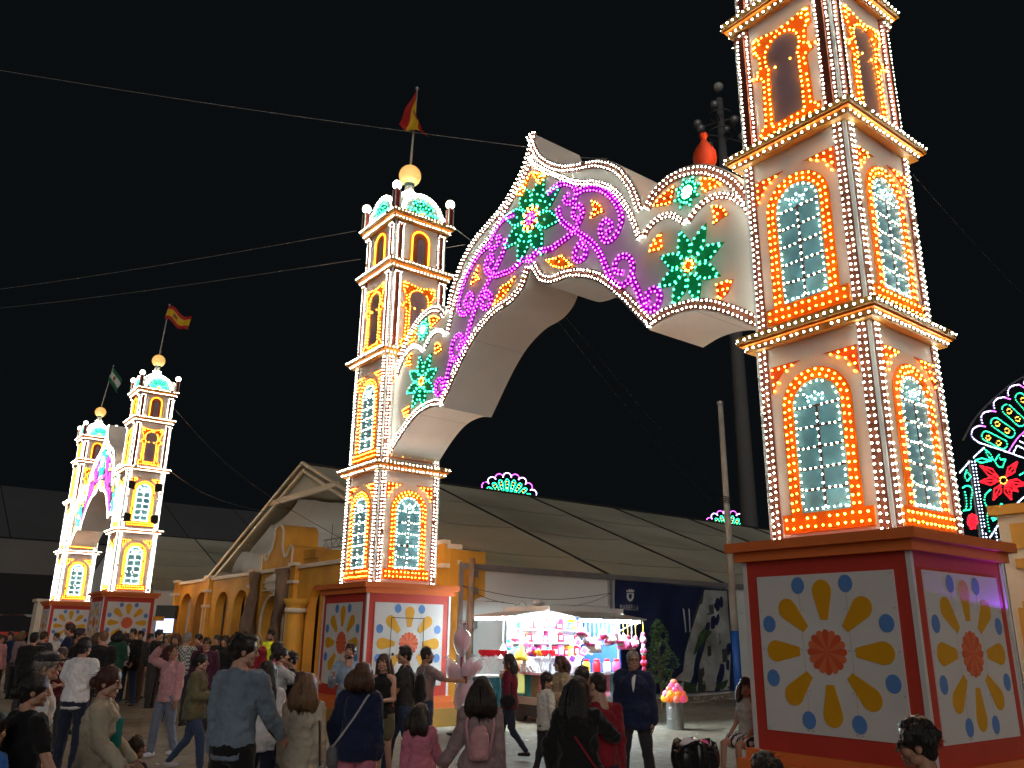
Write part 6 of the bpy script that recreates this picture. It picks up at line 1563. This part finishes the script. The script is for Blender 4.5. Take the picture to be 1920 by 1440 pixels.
def finish_people():
    dg = bpy.context.evaluated_depsgraph_get(); out = []
    for o, parts in PENDING: out.append((o, parts, bpy.data.meshes.new_from_object(o.evaluated_get(dg), preserve_all_data_layers=False, depsgraph=dg)))
    for o, parts, me in out:
        old = o.data; o.modifiers.clear()
        if parts:
            nv = len(me.vertices); V_ = np.zeros(nv * 3); me.vertices.foreach_get('co', V_); VV = [V_.reshape(-1, 3)]; FF = [tuple(p.vertices) for p in me.polygons]; MM = [0] * len(FF); o_ = nv
            for (hv, hf, hm), c, rot, sc_, _ in parts:
                r3 = np.array([[rot[i][j] for j in range(3)] for i in range(3)]); VV.append((np.array(hv) * sc_) @ r3.T + np.array(c)); FF += [tuple(i + o_ for i in q) for q in hf]; MM += list(hm); o_ += len(hv)
            m2 = bpy.data.meshes.new(o.name); m2.from_pydata(np.concatenate(VV).tolist(), [], FF)
            for q in old.materials: m2.materials.append(q)
            m2.polygons.foreach_set('material_index', MM); m2.polygons.foreach_set('use_smooth', [True] * len(FF)); m2.update(); bpy.data.meshes.remove(me); me = m2
        o.data = me; bpy.data.meshes.remove(old)

# the crowd, nearest first (picture position of the top of each head, height or distance in metres)
GB = 'people strolling in the foreground'; GM = 'people walking between the gates'; GC = 'people in the far crowd'
person('woman in a black T-shirt with dark hair in a low bun, front left corner', 66, 1262, h=1.58, head=35, sex='f', top=('tee', 'black'), bot=('trousers', 'black'), hair=('bun', 'black'), arms=('low', 'down'), look=(25, 0), group=GB, fat=1.15)
person('person in a bright blue top cut off by the left edge', -14, 1345, h=1.32, head=20, sex='m', top=('long', 'blue'), hair=('short', 'dark'), group=GB)
person('woman in a cream cardigan over a teal top, walking right with a black bag', 205, 1249, h=1.60, head=78, sex='f', top=('cardigan', 'cream'), bot=('trousers', 'teal'), hair=('bun', 'redb'), arms=('lap', 'lap'), legs='step', look=(10, 6), extra=('tealtop', ('bag', 'shiny black handbag slung behind the woman in the cream cardigan', 'black', -1, .0)), group=GB, skin=3, fat=1.08)
person('small child with cropped hair at the bottom edge beside the teal trousers', 256, 1392, h=.98, head=20, sex='m', top=('tee', 'charcoal'), hair=('crop', 'brown'), child=True, group=GB, skin=1)
person('man in a flat grey cap and white shirt, behind the woman in black', 90, 1222, h=1.69, head=60, sex='m', top=('long', 'white'), bot=('trousers', 'khaki'), hair=('short', 'grey'), look=(15, -5), extra=('cap', 'collar'), group=GB, arms=('down', 'down'))
person('man in a plain white T-shirt seen from behind', 160, 1195, d=12.2, head=8, sex='m', top=('tee', 'white'), bot=('trousers', 'darkdenim'), hair=('short', 'black'), arms=('hold', 'hold'), group=GM, fat=1.05)
person('tall young man in a grey blue denim shirt seen from behind', 460, 1186, d=7.3, head=22, sex='m', top=('long', 'blueshirt'), bot=('trousers', 'black'), hair=('short', 'black'), arms=('fwd', 'down'), look=(48, 4), extra=('collar',), group=GB, skin=3)
person('woman in a white blouse with long straight dark hair', 503, 1240, h=1.60, head=4, sex='f', top=('blouse', 'white'), bot=('trousers', 'darkdenim'), hair=('long', 'black'), arms=('down', 'side'), extra=(('cross', 'small bag on a thin black strap across the white blouse', 'black', 1, -.12),), group=GB, skin=3)
person('woman in a long beige pleated dress with light brown hair', 577, 1264, h=1.52, head=6, sex='f', top=('dress', 'beige'), bot=('leggings', 'beige'), hair=('mid', 'light'), arms=('down', 'down'), extra=(('bag', 'grey bag with a brown strap on the beige dress shoulder', 'grey', 1, -.16, 'brownc'),), group=GB)
person('woman in a navy blouse and pink trousers', 681, 1242, h=1.62, head=10, sex='f', top=('blouse', 'navy'), bot=('trousers', 'rose'), hair=('bob', 'chestnut'), arms=('down', 'side'), extra=(('cross', 'bag on a silver strap crossing the navy blouse', 'grey', -1, -.10, 'lightgrey'),), group=GB)
person('girl in a pink hooded jacket with long dark hair', 790, 1326, h=1.20, head=-8, sex='f', top=('jacket', 'rose'), bot=('trousers', 'darkdenim'), hair=('mid', 'dark'), arms=('low', 'down'), look=(35, 0), child=True, group=GB)
person('woman in a mauve top wearing a small pink backpack', 904, 1270, h=1.53, head=2, sex='f', top=('tunic', 'mauve'), bot=('trousers', 'black'), hair=('mid', 'dark'), arms=('down', 'low'), extra=(('backpack', 'small pale pink leather backpack on the mauve top', 'pink', .78),), group=GB)
person('woman in a black dress with long black hair and a red strap', 1083, 1270, h=1.55, head=12, sex='f', top=('dress', 'black'), bot=('leggings', 'black'), hair=('long', 'black'), arms=('around', 'side'), look=(20, 0), extra=(('cross', 'black bag on a red strap across the black dress', 'black', 1, -.14, 'red'),), group=GB, fat=1.15)
person('man in a dark red jumper with a shaved head', 1119, 1259, h=1.59, head=-8, sex='m', top=('long', 'red'), bot=('trousers', 'navy'), hair=('bald', 'dark'), arms=('down', 'hold'), look=(-38, 6), lean=0, group=GB, skin=3, fat=1.08)
person('old man with glasses in a navy zip jacket', 1187, 1217, d=11.4, head=192, sex='m', top=('jacket', 'navy'), bot=('trousers', 'charcoal'), hair=('crop', 'grey'), arms=('down', 'down'), legs='wide', extra=('glasses', 'vneck'), look=(-14, 2), group=GM, fat=1.18)
person('seated girl in a lace top and striped shorts on the pedestal ledge', 1400, 1291, d=11.25, head=235, sex='f', top=('tank', 'offwhite'), bot=('shorts', 'stripes'), hair=('mid', 'dark'), arms=('lap', 'lap'), legs='sit', look=(-42, 0), sitz=(.63, 1.52), group=GM, skin=1)
person('boy in glasses with thick black hair before the near pedestal', 1720, 1359, h=1.45, head=-52, sex='m', top=('tee', 'white'), hair=('curly', 'black'), look=(-10, 4), extra=('glasses',), child=True, group=GB, skin=1)
person('person in a dark green top almost wholly below the bottom edge', 1436, 1429, h=1.20, head=-20, sex='m', top=('tee', 'green'), hair=('curly', 'black'), child=True, group=GB)
# middle distance
person('man in a pink shirt raising one hand to his head', 326, 1207, d=14.4, head=205, sex='m', top=('long', 'pink'), bot=('trousers', 'paledenim'), hair=('crop', 'brown'), arms=('head', 'down'), legs='step', look=(-60, 0), shoes='white', group=GM, skin=1, lean=-4)
person('woman in a dark jacket and blue jeans striding right', 378, 1221, d=12.8, head=88, sex='f', top=('jacket', 'khaki'), bot=('leggings', 'denim'), hair=('bun', 'black'), arms=('hold', 'hold'), legs='walk', shoes='lightgrey', extra=(('bag', 'black bag swinging behind the woman in the dark jacket', 'black', -1, -.05),), group=GM, skin=3)
person('woman in a sleeveless black top and grey shorts facing the camera', 721, 1224, d=12.0, head=195, sex='f', top=('tank', 'black'), bot=('shorts', 'khaki'), hair=('long', 'chestnut'), arms=('lap', 'hold'), legs='step', look=(-8, -4), group=GM, skin=3)
person('young man in a grey and black polo walking left past the pedestal', 762, 1206, d=12.6, head=262, sex='m', top=('tee', 'charcoal'), bot=('trousers', 'denim'), hair=('short', 'black'), arms=('hold', 'fwd'), legs='walk', look=(-10, 0), extra=(('backpack', 'black backpack on the young man walking left', 'black'),), group=GM)
person('man carrying a grey rucksack and holding out a drink', 800, 1212, d=13.4, head=62, sex='m', top=('tee', 'mauve'), bot=('shorts', 'denim'), hair=('crop', 'black'), arms=('reach', 'down'), look=(20, 0), extra=('beard', ('backpack', 'pale grey rucksack on the man with the drink', 'grey'), ('held', 'drinks cup held out before the flower panel', 'brownc')), group=GM, skin=1)
person('bearded man in a light blue shirt looking down', 658, 1206, d=13.6, head=188, sex='m', top=('long', 'lightblue'), bot=('trousers', 'darkdenim'), hair=('short', 'brown'), arms=('phone', 'hold'), look=(0, -22), extra=('beard', 'collar'), group=GM)
person('woman in a maroon jumper striding left past the sweet stall', 956, 1222, d=14.6, head=285, sex='f', top=('long', 'maroon'), bot=('leggings', 'darkdenim'), hair=('mid', 'dark'), arms=('strap', 'strap'), legs='walk', extra=(('bag', 'black handbag on the woman in the maroon jumper', 'black', -1, .02),), group=GM, fat=1.1)
person('girl in a white top with a dark plait over her shoulder', 1024, 1262, d=12.3, head=60, sex='f', top=('long', 'offwhite'), bot=('leggings', 'charcoal'), hair=('braid', 'dark'), arms=('down', 'down'), legs='step', look=(30, 10), child=True, group=GM)
person('woman in a beige short coat beside the girl with the plait', 1052, 1229, d=13.3, head=250, sex='f', top=('jacket', 'tan'), bot=('leggings', 'charcoal'), hair=('bob', 'chestnut'), arms=('hold', 'hold'), look=(10, 0), group=GM)
person('dark haired person just behind the couple in black and red', 1091, 1251, d=9.6, head=20, sex='m', top=('tee', 'darkred'), hair=('short', 'dark'), group=GM)
person('man in a red top bowing towards a friend', 521, 1203, d=14.0, head=40, sex='m', top=('tee', 'hotpink'), bot=('trousers', 'denim'), hair=('short', 'dark'), look=(20, -6), group=GM, arms=('hold', 'down'))
person('woman with brown ponytail in a white sleeved top embracing someone', 528, 1212, d=13.0, head=70, sex='f', top=('long', 'lightgrey'), bot=('trousers', 'darkdenim'), hair=('pony', 'dark'), arms=('reach', 'around'), group=GM)
person('person in black being embraced, near the yellow curtain', 548, 1222, d=13.6, head=250, sex='m', top=('long', 'black'), bot=('trousers', 'black'), hair=('short', 'black'), arms=('around', 'hold'), group=GM)
person('child in a pink blouse with an outstretched arm', 566, 1262, d=12.2, head=300, sex='f', top=('long', 'rose'), bot=('leggings', 'brownc'), hair=('mid', 'brown'), arms=('reach', 'down'), child=True, group=GM)
person('steward in a fluorescent yellow jacket at the arched door', 510, 1178, d=21.5, head=185, sex='m', top=('tee', 'yellow'), bot=('trousers', 'darkdenim'), hair=('short', 'dark'), extra=('beard',), group=GM)
person('blond woman in a red coat left of the steward', 485, 1186, d=19, head=30, sex='f', top=('jacket', 'red'), bot=('trousers', 'black'), hair=('mid', 'blond'), group=GM)
person('woman in black touching her mouth in front of the arcade', 424, 1189, d=19.5, head=190, sex='f', top=('jacket', 'black'), bot=('trousers', 'black'), hair=('mid', 'dark'), arms=('mouth', 'down'), group=GM)
person('man in a dark plum jacket with sunglasses pushed up', 390, 1194, d=17.5, head=172, sex='m', top=('jacket', 'plum'), bot=('trousers', 'charcoal'), hair=('short', 'dark'), extra=('shades',), look=(0, -15), group=GM, skin=1)
person('young man in a plum jacket by the second arch', 374, 1187, d=20.5, head=200, sex='m', top=('jacket', 'plum'), bot=('trousers', 'black'), hair=('short', 'black'), group=GM)
person('grey haired man in a checked shirt with a black strap', 352, 1184, d=19.0, head=15, sex='m', top=('half', 'plaid'), bot=('trousers', 'charcoal'), hair=('short', 'grey'), extra=(('cross', 'black satchel across the checked shirt', 'black', 1, -.05),), group=GM)
person('woman with loose brown hair left of the checked shirt', 332, 1185, d=20, head=180, sex='f', top=('long', 'darkred'), bot=('trousers', 'black'), hair=('mid', 'chestnut'), group=GM)
person('man in a black waistcoat over a white shirt below the television', 299, 1178, d=23, head=95, sex='m', top=('long', 'black'), bot=('trousers', 'charcoal'), hair=('short', 'black'), arms=('hold', 'down'), extra=('collar',), group=GC)
person('man in a dark open jacket over a white shirt, hands joined', 252, 1176, d=23.5, head=182, sex='m', top=('jacket', 'black'), bot=('trousers', 'denim'), hair=('short', 'dark'), arms=('lap', 'lap'), legs='wide', extra=('open',), group=GC, fat=1.1)
person('man with reddish face in a dark jumper right of the open jacket', 266, 1181, d=24.5, head=170, sex='m', top=('long', 'charcoal'), bot=('trousers', 'brownc'), hair=('short', 'black'), group=GC, skin=1)
person('person with a dark hood of hair before the right far pedestal', 224, 1180, d=22.5, head=10, sex='f', top=('jacket', 'green'), bot=('trousers', 'black'), hair=('bob', 'black'), arms=('hold', 'hold'), group=GC)
person('dark jacketed person with short dark hair behind the hooded one', 237, 1186, d=25, head=30, sex='m', top=('jacket', 'charcoal'), bot=('trousers', 'black'), hair=('short', 'black'), group=GC)
person('man with fair cropped hair in a black T-shirt', 195, 1179, d=16.8, head=345, sex='m', top=('tee', 'black'), bot=('trousers', 'charcoal'), hair=('crop', 'light'), arms=('down', 'hold'), look=(-40, 0), group=GM, fat=1.1)
person('burly man in glasses and a black T-shirt below the far arch', 150, 1175, d=17.2, head=60, sex='m', top=('tee', 'black'), bot=('trousers', 'black'), hair=('short', 'dark'), look=(30, 0), extra=('glasses',), group=GM, skin=1, fat=1.2)
person('woman hugging herself between the white T-shirt and the far pedestal', 119, 1213, d=14.5, head=175, sex='f', top=('tee', 'darkred'), bot=('trousers', 'charcoal'), hair=('bun', 'brown'), arms=('around', 'hold'), group=GM, skin=1)
person('man in a black jacket with a small white emblem on his back', 66, 1184, d=18.5, head=-15, sex='m', top=('jacket', 'black'), bot=('trousers', 'charcoal'), hair=('short', 'black'), arms=('lap', 'lap'), group=GC)
person('man in a dark grey jacket beside the emblem jacket', 84, 1181, d=20.5, head=20, sex='m', top=('jacket', 'charcoal'), bot=('trousers', 'charcoal'), hair=('crop', 'brown'), group=GC)
person('child raised above the crowd before the leftmost flower panel', 135, 1165, d=20, head=250, sex='f', top=('long', 'navy'), bot=('trousers', 'navy'), hair=('short', 'brown'), child=False, group=GC, fat=.85)
person('person in a plum top with clasped arms, far left', 42, 1182, d=25, head=30, sex='f', top=('long', 'mauve'), bot=('trousers', 'charcoal'), hair=('bob', 'light'), group=GC)
person('person in a dark top standing at the far left', 22, 1184, d=27, head=160, sex='m', top=('tee', 'navy'), bot=('trousers', 'charcoal'), hair=('short', 'dark'), group=GC)
person('person in a patterned pale top at the extreme left', 3, 1188, d=24, head=110, sex='f', top=('blouse', 'pink'), bot=('trousers', 'black'), hair=('mid', 'brown'), group=GC)
person('dark haired person between the waistcoat and the facade corner', 283, 1187, d=26, head=120, sex='m', top=('long', 'darkred'), bot=('trousers', 'khaki'), hair=('short', 'black'), group=GC, skin=1)
person('person in pale grey near the facade corner', 316, 1190, d=27, head=200, sex='f', top=('long', 'grey'), bot=('trousers', 'black'), hair=('bob', 'light'), group=GC)
person('tall dark haired man before the third arch', 447, 1183, d=22.5, head=175, sex='m', top=('jacket', 'charcoal'), bot=('trousers', 'black'), hair=('short', 'black'), group=GC)
person('person with brown curly hair beside the woman touching her mouth', 440, 1189, d=21, head=25, sex='f', top=('jacket', 'green'), bot=('trousers', 'black'), hair=('curly', 'brown'), group=GC)
person('person in a black top far behind the sunglasses man', 408, 1190, d=24, head=190, sex='m', top=('tee', 'black'), bot=('trousers', 'denim'), hair=('short', 'dark'), group=GC)
person('person in a rust coat before the first far pedestal', 184, 1184, d=26, head=10, sex='f', top=('jacket', 'brownc'), bot=('trousers', 'black'), hair=('mid', 'chestnut'), group=GC)
person('person in white behind the burly man', 108, 1186, d=27, head=200, sex='m', top=('tee', 'offwhite'), bot=('trousers', 'denim'), hair=('short', 'brown'), group=GC)
finish_people()
# pushchair at the far left
pc = on_z(14, 1268)
t = thing('pushchair', 'dark pushchair with a pale hood at the far left', 'pushchair', tuple(pc), .6)
mb = MB(); mb.grid(lambda a, c: (.24 * math.cos(math.pi * a), -.15 + .3 * c, .62 + .26 * math.sin(math.pi * a)), 12, 4); ob('hood', mb, clothmat('lightgrey'), t, smooth=True, fix=False)
mb = MB(); mb.box(-.2, .2, -.2, .35, .38, .46); mb.box(-.2, .2, .12, .18, .46, .72); ob('seat', mb, clothmat('charcoal'), t)
for sx in (-1, 1):
    mb = MB(); mb.tube([(sx * .22, -.35, .1), (sx * .22, .1, .5), (sx * .22, .45, .95)], .015, 6); ob('frame', mb, BLACKM, t)
    for y in (-.35, .35):
        mb = MB(); mb.tube([(sx * .22 - .02, y, .1), (sx * .22 + .02, y, .1)], .1, 14); ob('wheel', mb, BLACKM, t)
